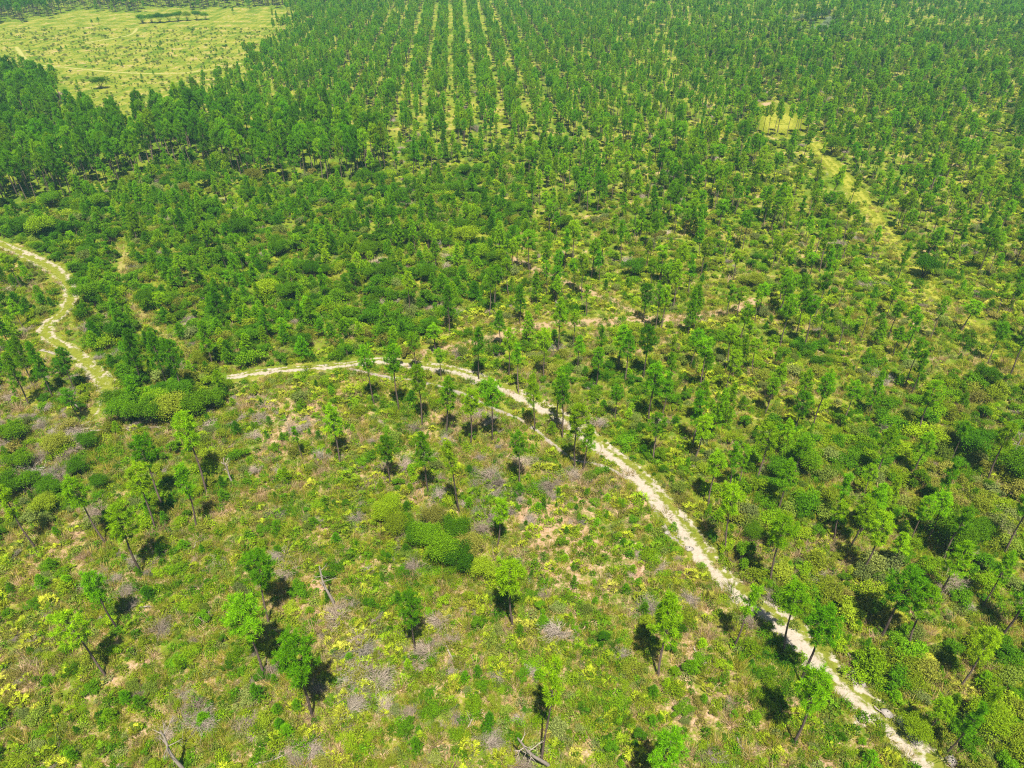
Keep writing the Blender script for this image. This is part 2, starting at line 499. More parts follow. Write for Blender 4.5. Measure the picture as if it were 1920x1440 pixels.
def shrub_shape(seed, lobes=7, R=1.1, hgt=1.5, leaves=2600, leaf=0.11, spread=1.0, trunk_h=0.0):
    """Several leafy lobes on stems; the leaves lie in shells with gaps between the lobes."""
    r = np.random.default_rng(seed)
    st, lf = Quads(), Quads()
    C = []
    for k in range(lobes):
        az = k * 2.4 + r.uniform(-0.5, 0.5); d = R * spread * math.sqrt((k + 0.3) / lobes) * r.uniform(0.6, 1.05)
        lr = R * r.uniform(0.22, 0.56)
        z = trunk_h + max(lr * 0.7, hgt * r.uniform(0.55, 0.85) * (1 - 0.35 * (d / (R + 1e-6)) ** 2))
        c = np.array([math.cos(az) * d, math.sin(az) * d, z])
        st.tube([(c[0] * 0.1, c[1] * 0.1, -0.05), (c[0] * 0.45, c[1] * 0.45, c[2] * 0.5), tuple(c)], [0.05 + 0.05 * trunk_h / 3, 0.035 + 0.03 * trunk_h / 3, 0.015], 4)
        n = int(leaves / lobes)
        u = r.normal(size=(n, 3)); u /= np.linalg.norm(u, axis=1, keepdims=True)
        u[:, 2] = np.where(u[:, 2] < -0.5, -u[:, 2], u[:, 2])
        rad = lr * (0.30 + 0.95 * r.random(n) ** 0.75) * (1 + 0.22 * np.sin(u[:, 0] * 5 + k) * np.cos(u[:, 1] * 6 + seed))
        C.append(c + u * rad[:, None] * np.array([1.0, 1.0, 0.85]))
    C = np.concatenate(C); C = C[C[:, 2] > 0.02]
    lf.leaves(C, leaf, 0, 0.45, r)
    return st, lf


def palmetto_shape(seed, fans=13, R=0.85):
    r = np.random.default_rng(seed)
    q = Quads()
    for k in range(fans):
        az = k * 2.4 + r.uniform(-0.4, 0.4); d = R * math.sqrt((k + 0.2) / fans)
        base = np.array([math.cos(az) * d * 0.85, math.sin(az) * d * 0.85, 0.75 * r.uniform(0.65, 1.1) * (1 - 0.4 * d / R)])
        q.tube([(math.cos(az) * 0.06, math.sin(az) * 0.06, 0), tuple(base * np.array([0.5, 0.5, 0.62])), tuple(base)], [0.02, 0.016, 0.012], 3, 0)
        out = np.array([math.cos(az), math.sin(az), r.uniform(-0.1, 0.7) + 1.6 * (1 - d / R)]); out /= np.linalg.norm(out)
        side = np.cross(out, (0, 0, 1)); side /= np.linalg.norm(side)
        nb = 7
        a = np.linspace(-1.45, 1.45, nb)
        D = out[None] * np.cos(a)[:, None] + side[None] * np.sin(a)[:, None] + r.normal(0, 0.05, (nb, 3))
        L = 0.46 * r.uniform(0.8, 1.2) * (0.75 + 0.25 * np.cos(a))
        D /= np.linalg.norm(D, axis=1, keepdims=True)
        up = np.cross(side, out)
        S = np.cross(D, up); S /= np.linalg.norm(S, axis=1, keepdims=True) + 1e-9
        P = np.repeat(base[None], nb, 0)
        w = 0.05
        V = np.stack([P - S * 0.012, P + D * L[:, None] * 0.55 - S * w, P + D * L[:, None] + np.array([0, 0, -0.06]), P + D * L[:, None] * 0.55 + S * w], 1)
        q.add(V, np.arange(4 * nb).reshape(nb, 4), 0)
    return q


def brush_shape(seed, n=90, R=1.5, hgt=1.0):
    """Bare grey twigs arching out of a dead shrub."""
    r = np.random.default_rng(seed)
    q = Quads()
    dirn = r.uniform(0, 6.28)
    for k in range(n):
        az = r.uniform(0, 6.28) if k % 3 == 0 else dirn + r.normal(0, 0.55)
        L = R * r.uniform(0.5, 1.15); h = hgt * r.uniform(0.4, 1.1)
        b = r.normal(0, 0.16, 2)
        pts = np.array([(b[0], b[1], 0), (b[0] + math.cos(az) * L * 0.35, b[1] + math.sin(az) * L * 0.35, h * 0.65),
                        (b[0] + math.cos(az + r.normal(0, 0.3)) * L * 0.75, b[1] + math.sin(az + r.normal(0, 0.3)) * L * 0.75, h),
                        (b[0] + math.cos(az + r.normal(0, 0.4)) * L * 1.1, b[1] + math.sin(az + r.normal(0, 0.4)) * L * 1.1, h * r.uniform(0.7, 1.1))])
        q.tube(pts, np.array([0.022, 0.018, 0.013, 0.006]) * r.uniform(0.7, 1.3), 3, 0)
        D = r.normal(size=(5, 3)) * 0.6 + np.array([math.cos(az), math.sin(az), 0.3])
        P = pts[[1, 2, 2, 3, 3]]
        q.blades(P, D, 0.45 * r.uniform(0.6, 1.2, 5), 0.022, 0, 0.4, r)
    return q


def tuft_shape(seed, n=26, L=0.5, R=0.28, W=0.036):
    r = np.random.default_rng(seed)
    q = Quads()
    a = r.uniform(0, 6.28, n); d = R * np.sqrt(r.random(n))
    P = np.stack([np.cos(a) * d, np.sin(a) * d, np.zeros(n)], 1)
    D = np.stack([np.cos(a) * 0.7, np.sin(a) * 0.7, np.ones(n)], 1) + r.normal(0, 0.4, (n, 3)); D[:, 2] = np.abs(D[:, 2]) + 0.15
    q.blades(P, D, L * r.uniform(0.6, 1.3, n), W, 0, 0.3, r)
    return q


def weed_shape(seed, n=150, R=0.45, hgt=0.4):
    r = np.random.default_rng(seed)
    q = Quads()
    u = r.normal(size=(n, 3)); u /= np.linalg.norm(u, axis=1, keepdims=True); u[:, 2] = np.abs(u[:, 2])
    rad = 0.5 + 0.55 * r.random(n)
    q.leaves(u * rad[:, None] * np.array([R, R, hgt]) + np.array([0, 0, 0.04]), 0.11, 0, 0.5, r)
    return q


PINE_KINDS = [  # (look words, material, shape arguments)
    ("round-crowned", "bright", M_NEEDLE_BRIGHT, dict(seed=1, crown0=0.60, R=2.15, form='round', branches=40, tufts=3, blades=56)),
    ("round-crowned", "green", M_NEEDLE, dict(seed=2, crown0=0.60, R=1.75, form='round', branches=32)),
    ("cone-crowned", "green", M_NEEDLE, dict(seed=3, crown0=0.50, R=1.9, form='cone', branches=34)),
    ("thin-crowned", "green", M_NEEDLE, dict(seed=4, crown0=0.58, R=1.7, form='sparse', branches=22, blades=40)),
    ("lopsided", "green", M_NEEDLE, dict(seed=5, crown0=0.55, R=1.9, form='round', branches=30, lop=0.38)),
    ("dense cone-crowned", "dark green", M_NEEDLE_DARK, dict(seed=6, crown0=0.36, R=2.0, form='cone', branches=46)),
    ("round-crowned", "dark green", M_NEEDLE_DARK, dict(seed=7, crown0=0.52, R=2.0, form='round', branches=40)),
    ("tall two-tiered", "bright", M_NEEDLE_BRIGHT, dict(seed=8, crown0=0.48, R=1.7, form='sparse', branches=36)),
    ("full low-crowned", "green", M_NEEDLE, dict(seed=9, crown0=0.25, R=1.9, form='cone', branches=48)),
    ("flat-topped", "green", M_NEEDLE, dict(seed=10, crown0=0.68, R=1.9, form='flat', branches=28)),
]
PINES = []
for look, tone, m, kw in PINE_KINDS:
    tr, cr = pine_shape(**kw)
    PINES.append(dict(look=look, tone=tone, trunk=tr.mesh("pine_trunk", [M_BARK], True), crown=cr.mesh("pine_crown", [m]), whole=joined(tr, cr).mesh("pine_tree", [M_BARK, m])))
YOUNG = [young_pine_shape(21 + k, 2.4 + 0.25 * k, 0.75 + 0.06 * k).mesh("young_pine", [m, M_BARK]) for k, m in enumerate((M_NEEDLE_DARK, M_NEEDLE, M_NEEDLE_DARK, M_NEEDLE))]
YOUNG_TONE = ["dark green", "green", "dark green", "green"]
SHRUB_KINDS = [("dark green", M_SHRUB_DARK, dict(lobes=8, R=1.15, hgt=1.5)), ("leafy green", M_SHRUB, dict(lobes=7, R=1.1, hgt=1.25)),
               ("olive", M_SHRUB_OLIVE, dict(lobes=6, R=1.15, hgt=1.1, leaves=2000)), ("leafy green", M_SHRUB, dict(lobes=10, R=1.4, hgt=1.2, leaves=2000)),
               ("dark green", M_SHRUB_DARK, dict(lobes=5, R=0.95, hgt=1.7)), ("leafy green", M_SHRUB, dict(lobes=5, R=0.9, hgt=1.0, leaves=1800, leaf=0.10))]
SHRUBS = []
for k, (tone, m, kw) in enumerate(SHRUB_KINDS):
    st, lf = shrub_shape(40 + k, **kw)
    SHRUBS.append(dict(tone=tone, mesh=joined(st, lf).mesh("shrub", [M_BARK, m])))
PALMS = [palmetto_shape(60 + k, 11 + 2 * k, 0.75 + 0.1 * k).mesh("palmetto", [M_PALM]) for k in range(3)]
BRUSH = [brush_shape(70 + k, 110 + 20 * k, 1.4 + 0.2 * k, 0.85 + 0.1 * k).mesh("dead_shrub", [M_TWIG]) for k in range(4)]
TUFTS = [tuft_shape(80, 46, 0.6, 0.34).mesh("grass_tuft", [M_GRASS]), tuft_shape(81, 56, 0.42, 0.45).mesh("grass_tuft", [M_GRASS]), tuft_shape(82, 40, 0.85, 0.26).mesh("grass_tuft", [M_GRASS]),
         weed_shape(83, 190, 0.5, 0.5).mesh("weed", [M_SHRUB]), weed_shape(84, 150, 0.5, 0.42).mesh("weed", [M_SHRUB_OLIVE]), tuft_shape(85, 50, 0.5, 0.4).mesh("grass_tuft", [M_GRASS]),
         weed_shape(86, 130, 0.42, 0.6).mesh("weed", [M_SHRUB_DARK])]
OAKS = []
for k, (m, tone) in enumerate(((M_SHRUB_DARK, "dark green"), (M_SHRUB, "green"), (M_SHRUB_DARK, "dark green"), (M_SHRUB_GREY, "pale grey-green"))):
    st, lf = shrub_shape(90 + k, lobes=12 + k, R=2.6, hgt=3.0, leaves=11000, leaf=0.15, trunk_h=1.4)
    OAKS.append(dict(tone=tone, trunk=st.mesh("oak_trunk", [M_BARK]), crown=lf.mesh("oak_crown", [m]), whole=joined(st, lf).mesh("oak_tree", [M_BARK, m])))


# ------------------------------------------------------------------ scattering what nobody could count
def scatter(name, label, meshes, X, Y, scale, proto, tilt=0.06, seed=0, stretch=0.12):
    """ONE object: a point cloud that carries a copy of one of MESHES at each point."""
    r = np.random.default_rng(seed + 500)
    n = len(X)
    me = bpy.data.meshes.new(name)
    me.vertices.add(n)
    co = np.stack([X, Y, np.zeros(n)], 1).astype(np.float32)
    me.vertices.foreach_set("co", co.ravel())
    rot = np.stack([r.normal(0, tilt, n), r.normal(0, tilt, n), r.uniform(0, 6.283, n)], 1).astype(np.float32)
    s = np.asarray(scale, float)
    s = s[:, None] if s.ndim == 1 else s
    scl = (s * r.uniform(1 - stretch, 1 + stretch, (n, 3))).astype(np.float32)
    for an, kind, data in (("rot", 'FLOAT_VECTOR', rot), ("scl", 'FLOAT_VECTOR', scl)):
        at = me.attributes.new(an, kind, 'POINT'); at.data.foreach_set("vector", data.ravel())
    at = me.attributes.new("proto", 'INT', 'POINT'); at.data.foreach_set("value", np.asarray(proto, np.int32))
    o = bpy.data.objects.new(name, me); COL.objects.link(o)
    o["label"] = label; o["kind"] = "stuff"; o["category"] = name.replace("_", " ")
    pc = bpy.data.collections.new(name + "_shapes")          # not linked to the scene
    for k, m in enumerate(meshes):
        p = bpy.data.objects.new("%s_shape_%02d" % (name, k), m); pc.objects.link(p)
    ng = bpy.data.node_groups.new(name + "_scatter", 'GeometryNodeTree')
    ng.interface.new_socket("Geometry", in_out='INPUT', socket_type='NodeSocketGeometry')
    ng.interface.new_socket("Geometry", in_out='OUTPUT', socket_type='NodeSocketGeometry')
    gi = ng.nodes.new('NodeGroupInput'); go = ng.nodes.new('NodeGroupOutput')
    ci = ng.nodes.new('GeometryNodeCollectionInfo'); ci.inputs[0].default_value = pc
    ci.inputs['Separate Children'].default_value = True; ci.inputs['Reset Children'].default_value = True
    ip = ng.nodes.new('GeometryNodeInstanceOnPoints'); ip.inputs['Pick Instance'].default_value = True

    def attr(an, kind):
        a = ng.nodes.new('GeometryNodeInputNamedAttribute'); a.data_type = kind; a.inputs['Name'].default_value = an
        return next(q for q in a.outputs if q.enabled and q.name == 'Attribute')
    L = ng.links.new
    L(gi.outputs[0], ip.inputs['Points']); L(ci.outputs[0], ip.inputs['Instance'])
    L(attr("proto", 'INT'), ip.inputs['Instance Index'])
    L(attr("rot", 'FLOAT_VECTOR'), ip.inputs['Rotation']); L(attr("scl", 'FLOAT_VECTOR'), ip.inputs['Scale'])
    L(ip.outputs[0], go.inputs[0])
    md = o.modifiers.new("scatter", 'NODES'); md.node_group = ng
    return o


# ------------------------------------------------------------------ the ground
def ground_material():
    m, nt, out = new_mat("scrub_ground")
    ge = nt.nodes.new("ShaderNodeNewGeometry"); pos = ge.outputs["Position"]
    at = nt.nodes.new("ShaderNodeAttribute"); at.attribute_name = "land"
    sp = nt.nodes.new("ShaderNodeSeparateColor"); nt.links.new(at.outputs["Color"], sp.inputs[0])
    lush, yellow, bare = sp.outputs
    mp = nt.nodes.new("ShaderNodeMapping"); mp.inputs["Rotation"].default_value = (0, 0, ROW_HEAD); mp.inputs["Scale"].default_value = (0.42, 0.035, 1)
    nt.links.new(pos, mp.inputs["Vector"])
    streak = noise(nt, mp.outputs[0], 1.0, 3)
    big = noise(nt, pos, 0.11, 3); mid = noise(nt, pos, 0.6, 4, 0.6); fine = noise(nt, pos, 3.2, 3, 0.65)
    g = ramp(nt, [(0.30, (0.050, 0.095, 0.008)), (0.5, (0.100, 0.155, 0.012)), (0.72, (0.190, 0.210, 0.020))], math_n(nt, 'ADD', math_n(nt, 'MULTIPLY', mid, 0.6), math_n(nt, 'MULTIPLY', streak, 0.4)))
    y = ramp(nt, [(0.32, (0.150, 0.175, 0.014)), (0.5, (0.240, 0.235, 0.026)), (0.7, (0.320, 0.270, 0.060))], math_n(nt, 'ADD', math_n(nt, 'MULTIPLY', mid, 0.5), math_n(nt, 'MULTIPLY', fine, 0.5)))
    b = ramp(nt, [(0.32, (0.200, 0.115, 0.062)), (0.5, (0.340, 0.215, 0.120)), (0.68, (0.460, 0.330, 0.220))], math_n(nt, 'ADD', math_n(nt, 'MULTIPLY', mid, 0.4), math_n(nt, 'MULTIPLY', fine, 0.6)))
    fy = math_n(nt, 'ADD', math_n(nt, 'MULTIPLY', math_n(nt, 'ADD', math_n(nt, 'ADD', math_n(nt, 'MULTIPLY', streak, 0.35), math_n(nt, 'MULTIPLY', big, 0.65)), -0.5), 5.0), yellow, True)
    c = mix(nt, fy, g, y)
    fb = math_n(nt, 'ADD', math_n(nt, 'ADD', math_n(nt, 'MULTIPLY', math_n(nt, 'ADD', math_n(nt, 'ADD', math_n(nt, 'MULTIPLY', mid, 0.6), math_n(nt, 'MULTIPLY', fine, 0.4)), -0.56), 7.0), math_n(nt, 'MULTIPLY', math_n(nt, 'ADD', big, -0.5), 4.0)), math_n(nt, 'ADD', math_n(nt, 'MULTIPLY', bare, 4.0), -1.4), True)
    c = mix(nt, fb, c, b)
    d = nt.nodes.new("ShaderNodeBsdfDiffuse"); nt.links.new(c, d.inputs[0])
    bp = nt.nodes.new("ShaderNodeBump"); bp.inputs["Strength"].default_value = 0.6; bp.inputs["Distance"].default_value = 0.25
    nt.links.new(fine, bp.inputs["Height"]); nt.links.new(bp.outputs[0], d.inputs["Normal"])
    nt.links.new(d.outputs[0], out.inputs[0])
    return m


def build_ground():
    gx = np.unique(np.concatenate([np.linspace(-4000, -500, 15), np.arange(-500, 500.1, 4.0), np.linspace(500, 4000, 15)]))
    gy = np.unique(np.concatenate([np.linspace(-3000, -20, 8), np.arange(-20, 700.1, 4.0), np.linspace(700, 5000, 20)]))
    X, Y = np.meshgrid(gx, gy)
    nx, ny = len(gx), len(gy)
    z = zone_of(X, Y)
    land = np.zeros((ny, nx, 4), np.float32); land[..., 3] = 1
    tab = {"right": (0.3, 0.35, 0.36), "farwood": (0.8, 0.0, 0.1), "plant": (0.3, 0.36, 0.30), "dense": (0.9, -0.3, 0.0), "edge": (0.6, 0.1, 0.2), "midleft": (0.6, 0.2, 0.22),
           "leftedge": (0.4, 0.4, 0.35), "front": (0.4, 0.42, 0.52), "frontleft": (0.6, 0.15, 0.42), "rightdense": (0.5, 0.25, 0.33), "field": (0.2, 0.48, 0.36), "bay": (0.8, 0.0, 0.2), "tan": (0.3, 0.3, 0.66)}
    for n, v in tab.items():
        land[z == ZI[n], :3] = np.maximum(v, 0)
    me = bpy.data.meshes.new("ground")
    V = np.stack([X.ravel(), Y.ravel(), np.zeros(X.size)], 1)
    idx = np.arange(nx * ny).reshape(ny, nx)
    F = np.stack([idx[:-1, :-1], idx[:-1, 1:], idx[1:, 1:], idx[1:, :-1]], -1).reshape(-1, 4)
    q = Quads(); q.add(V, F)
    me = q.mesh("ground", [ground_material()])
    a = me.color_attributes.new("land", 'FLOAT_COLOR', 'POINT'); a.data.foreach_set("color", land.reshape(-1))
    o = bpy.data.objects.new("ground", me); COL.objects.link(o)
    o["kind"] = "structure"; o["label"] = "flat scrubby ground of grass, bare sand and pine litter"
    return o


build_ground()


def way_material(name, sand_a, sand_b, grass, ruts=((-0.4, 0.2), (0.4, 0.2)), edge=0.75, grow=0.5):
    """Two-rut or single sandy way: bare sand in the ruts, grass between them, ragged edges that let the ground through."""
    m, nt, out = new_mat(name)
    uv = nt.nodes.new("ShaderNodeUVMap"); sx = nt.nodes.new("ShaderNodeSeparateXYZ"); nt.links.new(uv.outputs[0], sx.inputs[0])
    ge = nt.nodes.new("ShaderNodeNewGeometry"); pos = ge.outputs["Position"]
    n1 = noise(nt, pos, 0.35, 3); n2 = noise(nt, pos, 1.6, 4, 0.65); n3 = noise(nt, pos, 6.0, 3, 0.6)
    v = sx.outputs[0]                              # -1 .. 1 across
    wob = math_n(nt, 'MULTIPLY', math_n(nt, 'ADD', n1, -0.5), 1.1)
    a = math_n(nt, 'ADD', v, wob)
    f = None
    for r_, w_ in ruts:
        k = math_n(nt, 'SUBTRACT', w_, math_n(nt, 'ABSOLUTE', math_n(nt, 'SUBTRACT', a, r_)))
        f = k if f is None else math_n(nt, 'MAXIMUM', f, k)
    bare = math_n(nt, 'ADD', math_n(nt, 'MULTIPLY', f, 5.0), math_n(nt, 'MULTIPLY', math_n(nt, 'ADD', n2, -0.5 + 0.08 * grow), 5.0))
    bare = math_n(nt, 'ADD', bare, math_n(nt, 'MULTIPLY', math_n(nt, 'ADD', n1, -0.5), 6.0), True)
    sc = ramp(nt, [(0.3, sand_a), (0.7, sand_b)], math_n(nt, 'ADD', math_n(nt, 'MULTIPLY', n2, 0.5), math_n(nt, 'MULTIPLY', n3, 0.5)))
    gc = ramp(nt, [(0.3, tuple(0.55 * g for g in grass)), (0.7, grass)], n2)
    c = mix(nt, bare, gc, sc)
    d = nt.nodes.new("ShaderNodeBsdfDiffuse"); nt.links.new(c, d.inputs[0])
    t = nt.nodes.new("ShaderNodeBsdfTransparent")
    e = math_n(nt, 'MULTIPLY', math_n(nt, 'SUBTRACT', edge, math_n(nt, 'ABSOLUTE', v)), 4.0)
    e = math_n(nt, 'ADD', e, math_n(nt, 'MULTIPLY', math_n(nt, 'ADD', n2, -0.5), 6.5))
    e = math_n(nt, 'ADD', math_n(nt, 'MULTIPLY', e, 3.0), 0.5, True)
    x = nt.nodes.new("ShaderNodeMixShader"); nt.links.new(e, x.inputs[0]); nt.links.new(t.outputs[0], x.inputs[1]); nt.links.new(d.outputs[0], x.inputs[2])
    nt.links.new(x.outputs[0], out.inputs[0])
    return m


def ribbon(name, label, line, half, mat, z, widths=None):
    d = np.gradient(line, axis=0); d /= np.linalg.norm(d, axis=1, keepdims=True) + 1e-9
    nrm = np.stack([-d[:, 1], d[:, 0]], 1)
    k = len(line); us = np.linspace(-1, 1, 5)
    if widths is not None:                       # half width by pixel column of the photograph
        half = np.interp(pixel_of(line[:, 0], line[:, 1])[0], *zip(*widths))
    w = half * (0.9 + 0.5 * (N3(line[:, 0], line[:, 1], 7.0) - 0.5))
    V = np.concatenate([np.concatenate([line + nrm * (w * u)[:, None], np.full((k, 1), z)], 1)[:, None] for u in us], 1).reshape(-1, 3)
    F = [(i * 5 + j + 1, i * 5 + j, (i + 1) * 5 + j, (i + 1) * 5 + j + 1) for i in range(k - 1) for j in range(4)]
    q = Quads(); q.add(V, F)
    me = q.mesh(name, [mat])
    s = np.concatenate([[0], np.cumsum(np.hypot(*np.diff(line, axis=0).T))])
    U = np.stack([np.tile(us, k), np.repeat(s, 5)], 1)
    lay = me.uv_layers.new(name="UVMap")
    li = np.empty(len(me.loops), np.int32); me.loops.foreach_get("vertex_index", li)
    lay.data.foreach_set("uv", U[li].astype(np.float32).ravel())
    o = bpy.data.objects.new(name, me); COL.objects.link(o)
    o["kind"] = "structure"; o["label"] = label
    return o


W_SAND = way_material("white_sand_track", (0.25, 0.205, 0.15), (0.43, 0.37, 0.285), (0.19, 0.21, 0.025), ((-0.30, 0.36), (0.48, 0.10)))
W_LEFT = way_material("broken_sand_track", (0.25, 0.205, 0.14), (0.42, 0.36, 0.26), (0.20, 0.22, 0.025), ((-0.42, 0.13), (0.42, 0.13)))
W_RUT = way_material("pale_rut", (0.20, 0.165, 0.13), (0.34, 0.295, 0.245), (0.17, 0.19, 0.025), ((0.0, 0.42),))
W_TAN = way_material("tan_path", (0.27, 0.18, 0.095), (0.38, 0.275, 0.16), (0.20, 0.20, 0.026), ((-0.1, 0.55),))
W_YELLOW = way_material("yellow_path", (0.21, 0.185, 0.045), (0.29, 0.25, 0.075), (0.18, 0.19, 0.02), ((-0.3, 0.3), (0.3, 0.3)))
W_FIELD = way_material("field_track", (0.26, 0.25, 0.06), (0.33, 0.31, 0.10), (0.24, 0.25, 0.05), ((0.0, 0.6),))
W_GRASS = way_material("mown_grass", (0.22, 0.23, 0.025), (0.29, 0.27, 0.04), (0.18, 0.21, 0.015), ((-0.3, 0.2), (0.3, 0.2)), 0.8)
ribbon("sandy_track", "pale sandy two-rut track sweeping up from the lower right corner", L_MAIN, 3.0, W_SAND, 0.012, [(420, 1.5), (650, 1.6), (760, 2.3), (1000, 2.9), (1300, 3.3), (1750, 3.5)])
ribbon("sandy_rut", "narrow pale rut running beside the sandy track", L_RUT, 1.0, W_RUT, 0.008)
ribbon("sandy_track", "pale two-rut track winding down the left edge", L_LEFT, 2.8, W_LEFT, 0.012)
ribbon("sandy_rut", "short pale rut beside the left winding track", L_LEFTRUT, 0.9, W_RUT, 0.008)
ribbon("grassy_path", "narrow straw-coloured path curving between young pines at left", L_PATH, 1.4, W_YELLOW, 0.008)
ribbon("dirt_path", "tan dirt path crossing the middle of the scrub", L_UPPER, 2.7, W_TAN, 0.012)
ribbon("dirt_path", "thin tan path slanting down to meet the crossing path", L_CROSS, 2.0, W_TAN, 0.008)
ribbon("field_path", "pale path curving across the near part of the open field", L_FIELD, 1.7, W_FIELD, 0.012)
ribbon("field_path", "pale path in the far part of the open field", L_FIELDFAR, 1.7, W_FIELD, 0.012)
ribbon("grass_strip", "open strip of yellow-green grass through the right-hand pines", L_STRIP, 3.6, W_GRASS, 0.016)


def patch(name, label, poly, mat, z):
    P = ground_at([p[0] for p in poly], [p[1] for p in poly]); c = P.mean(0)
    k = len(P); q = Quads()
    V = [(c[0], c[1], z)] + [(p[0], p[1], z) for p in P]
    mids = [((P[i] + P[(i + 1) % k]) / 2) for i in range(k)]
    V += [(m_[0], m_[1], z) for m_ in mids]
    F = [(0, 1 + k + (i - 1) % k, 1 + i, 1 + k + i) for i in range(k)]
    q.add(V, F)
    me = q.mesh(name, [mat])
    U = np.array([[0, 0]] + [[0.78, i] for i in range(k)] + [[0.78, i] for i in range(k)], np.float32)
    lay = me.uv_layers.new(name="UVMap")
    li = np.empty(len(me.loops), np.int32); me.loops.foreach_get("vertex_index", li)
    lay.data.foreach_set("uv", U[li].ravel())
    o = bpy.data.objects.new(name, me); COL.objects.link(o); o["kind"] = "structure"; o["label"] = label


patch("grass_clearing", "small bright grassy clearing among the right-hand pines", CLEARING, W_GRASS, 0.016)
patch("bare_clearing", "bare tan patch above the small grassy clearing", CLEARING_BARE, W_TAN, 0.02)

# ------------------------------------------------------------------ pines seen one by one in the photograph: base x, base y, crown top y, kind, scale of crown width
LANDMARKS = [
    (200, 1268, 1150, 4, 1.0), (220, 1180, 1070, 1, .9), (263, 1075, 945, 4, 1.1), (197, 1018, 890, 1, .95), (68, 1031, 915, 3, 1.0), (291, 993, 870, 1, .95), (371, 995, 875, 3, 1.0),
    (497, 1266, 1130, 0, 1.05), (503, 1172, 1045, 0, .95), (587, 1342, 1197, 0, 1.05), (778, 1228, 1115, 6, .8), (960, 1173, 1043, 1, 1.1), (933, 1025, 938, 1, .9), (1235, 1266, 1115, 2, 1.0),
    (1015, 1427, 1262, 3, .8), (1225, 1490, 1368, 0, .85), (1377, 1213, 1095, 3, .95), (1468, 1222, 1100, 1, 1.0), (1501, 1282, 1142, 1, 1.05), (1489, 1395, 1262, 1, 1.05), (1442, 1097, 963, 1, 1.0),
    (1358, 1035, 905, 1, .9), (1650, 1195, 1070, 6, 1.25), (1765, 1055, 950, 3, 1.0), (1881, 1038, 925, 1, 1.0), (1755, 1128, 1015, 2, 1.0), (1702, 1215, 1105, 4, 1.0),
    (702, 757, 645, 1, .85), (747, 768, 643, 1, .9), (792, 797, 687, 1, .95), (837, 817, 708, 2, 1.0), (883, 833, 728, 1, 1.0), (924, 825, 708, 0, .9), (731, 908, 820, 6, .9), (804, 927, 808, 2, .85),
    (861, 960, 822, 3, .9), (975, 910, 812, 1, .95), (1002, 810, 702, 2, .85), (1043, 800, 690, 3, .9), (1055, 820, 705, 1, .9), (1077, 877, 750, 4, 1.0), (1092, 883, 795, 2, .9), (1020, 713, 615, 1, .9),
    (1075, 650, 580, 1, .8), (897, 710, 608, 2, .8), (1207, 707, 610, 6, 1.0), (1172, 713, 622, 2, .9), (1215, 793, 680, 1, 1.1), (955, 713, 615, 1, .8), (972, 737, 648, 3, .9), (818, 662, 606, 1, 1.2),
    (843, 623, 535, 5, .9), (768, 590, 508, 1, .8), (975, 607, 538, 5, .95), (1077, 545, 485, 0, .9), (1045, 663, 560, 2, .9), (828, 712, 655, 1, .9), (1205, 603, 530, 6, .9), (783, 702, 625, 1, .9),
    (388, 923, 783, 1, 1.0), (305, 947, 820, 1, 1.0), (568, 862, 800, 3, .8), (638, 868, 765, 2, 1.0), (1487, 817, 735, 6, 1.0), (1582, 792, 715, 1, 1.0), (1720, 812, 715, 4, 1.0), (1710, 898, 815, 1, 1.0),
    (1327, 948, 850, 1, 1.0), (1302, 865, 780, 1, 1.0), (1460, 957, 865, 2, 1.0), (1420, 900, 800, 4, 1.0), (1560, 980, 890, 3, 1.0), (1640, 900, 800, 2, .9), (1850, 900, 790, 1, 1.0),
    (1615, 1075, 960, 4, 1.0), (1880, 1190, 1080, 2, 1.0), (1800, 1290, 1190, 1, .9), (745, 690, 640, 4, .9), (60, 720, 630, 5, .8), (100, 745, 640, 5, .8), (140, 735, 655, 6, .9), (265, 720, 610, 5, .9),
    (315, 728, 620, 5, .9), (345, 745, 640, 6, .9), (400, 690, 600, 5, .9), (55, 760, 660, 5, .9), (235, 640, 560, 5, .9), (20, 650, 590, 5, .9), (45, 545, 480, 1, .9), (150, 790, 735, 6, .9),
]
LM = np.array([(b[0], b[1]) for b in LANDMARKS], float)
LMW = ground_at(LM[:, 0], LM[:, 1])

pine_rows = []   # X, Y, H, kind, crown width scale, rotation
for (bx, by, ty, k, wsc), (gx_, gy_) in zip(LANDMARKS, LMW):
    pine_rows.append((gx_, gy_, height_at(bx, by, ty), k, wsc, random.uniform(0, 6.28)))

# the rest of the pines, by zone
zone_kinds = {"right": [1, 2, 1, 4, 3, 7, 9, 0, 8], "farwood": [1, 2, 6, 4, 6, 0], "dense": [6, 1, 6, 5, 2, 0], "edge": [2, 8, 5], "midleft": [5, 2, 8, 2, 1, 8, 7], "leftedge": [2, 5, 1], "front": [1],
              "frontleft": [5], "rightdense": [1, 4, 2, 7, 3, 8], "field": [2], "bay": [6, 1], "tan": [1], "plant": [1, 2, 0, 4, 1, 7, 2]}
zone_height = {"right": (6.5, 11.0), "farwood": (11, 15), "dense": (11.0, 15.0), "edge": (6, 9), "midleft": (4.5, 8.5), "leftedge": (5, 8), "front": (8, 10), "frontleft": (5, 7), "rightdense": (6.5, 9.5),
               "field": (3, 5), "bay": (11, 14), "tan": (6, 8), "plant": (8, 10.5)}


def ground_clumps(X, Y, size, N=N3):
    return np.clip((N(X, Y, size) * 0.65 + N4(X, Y, size * 0.4) * 0.35) * 2.0, 0.0, 2.0)


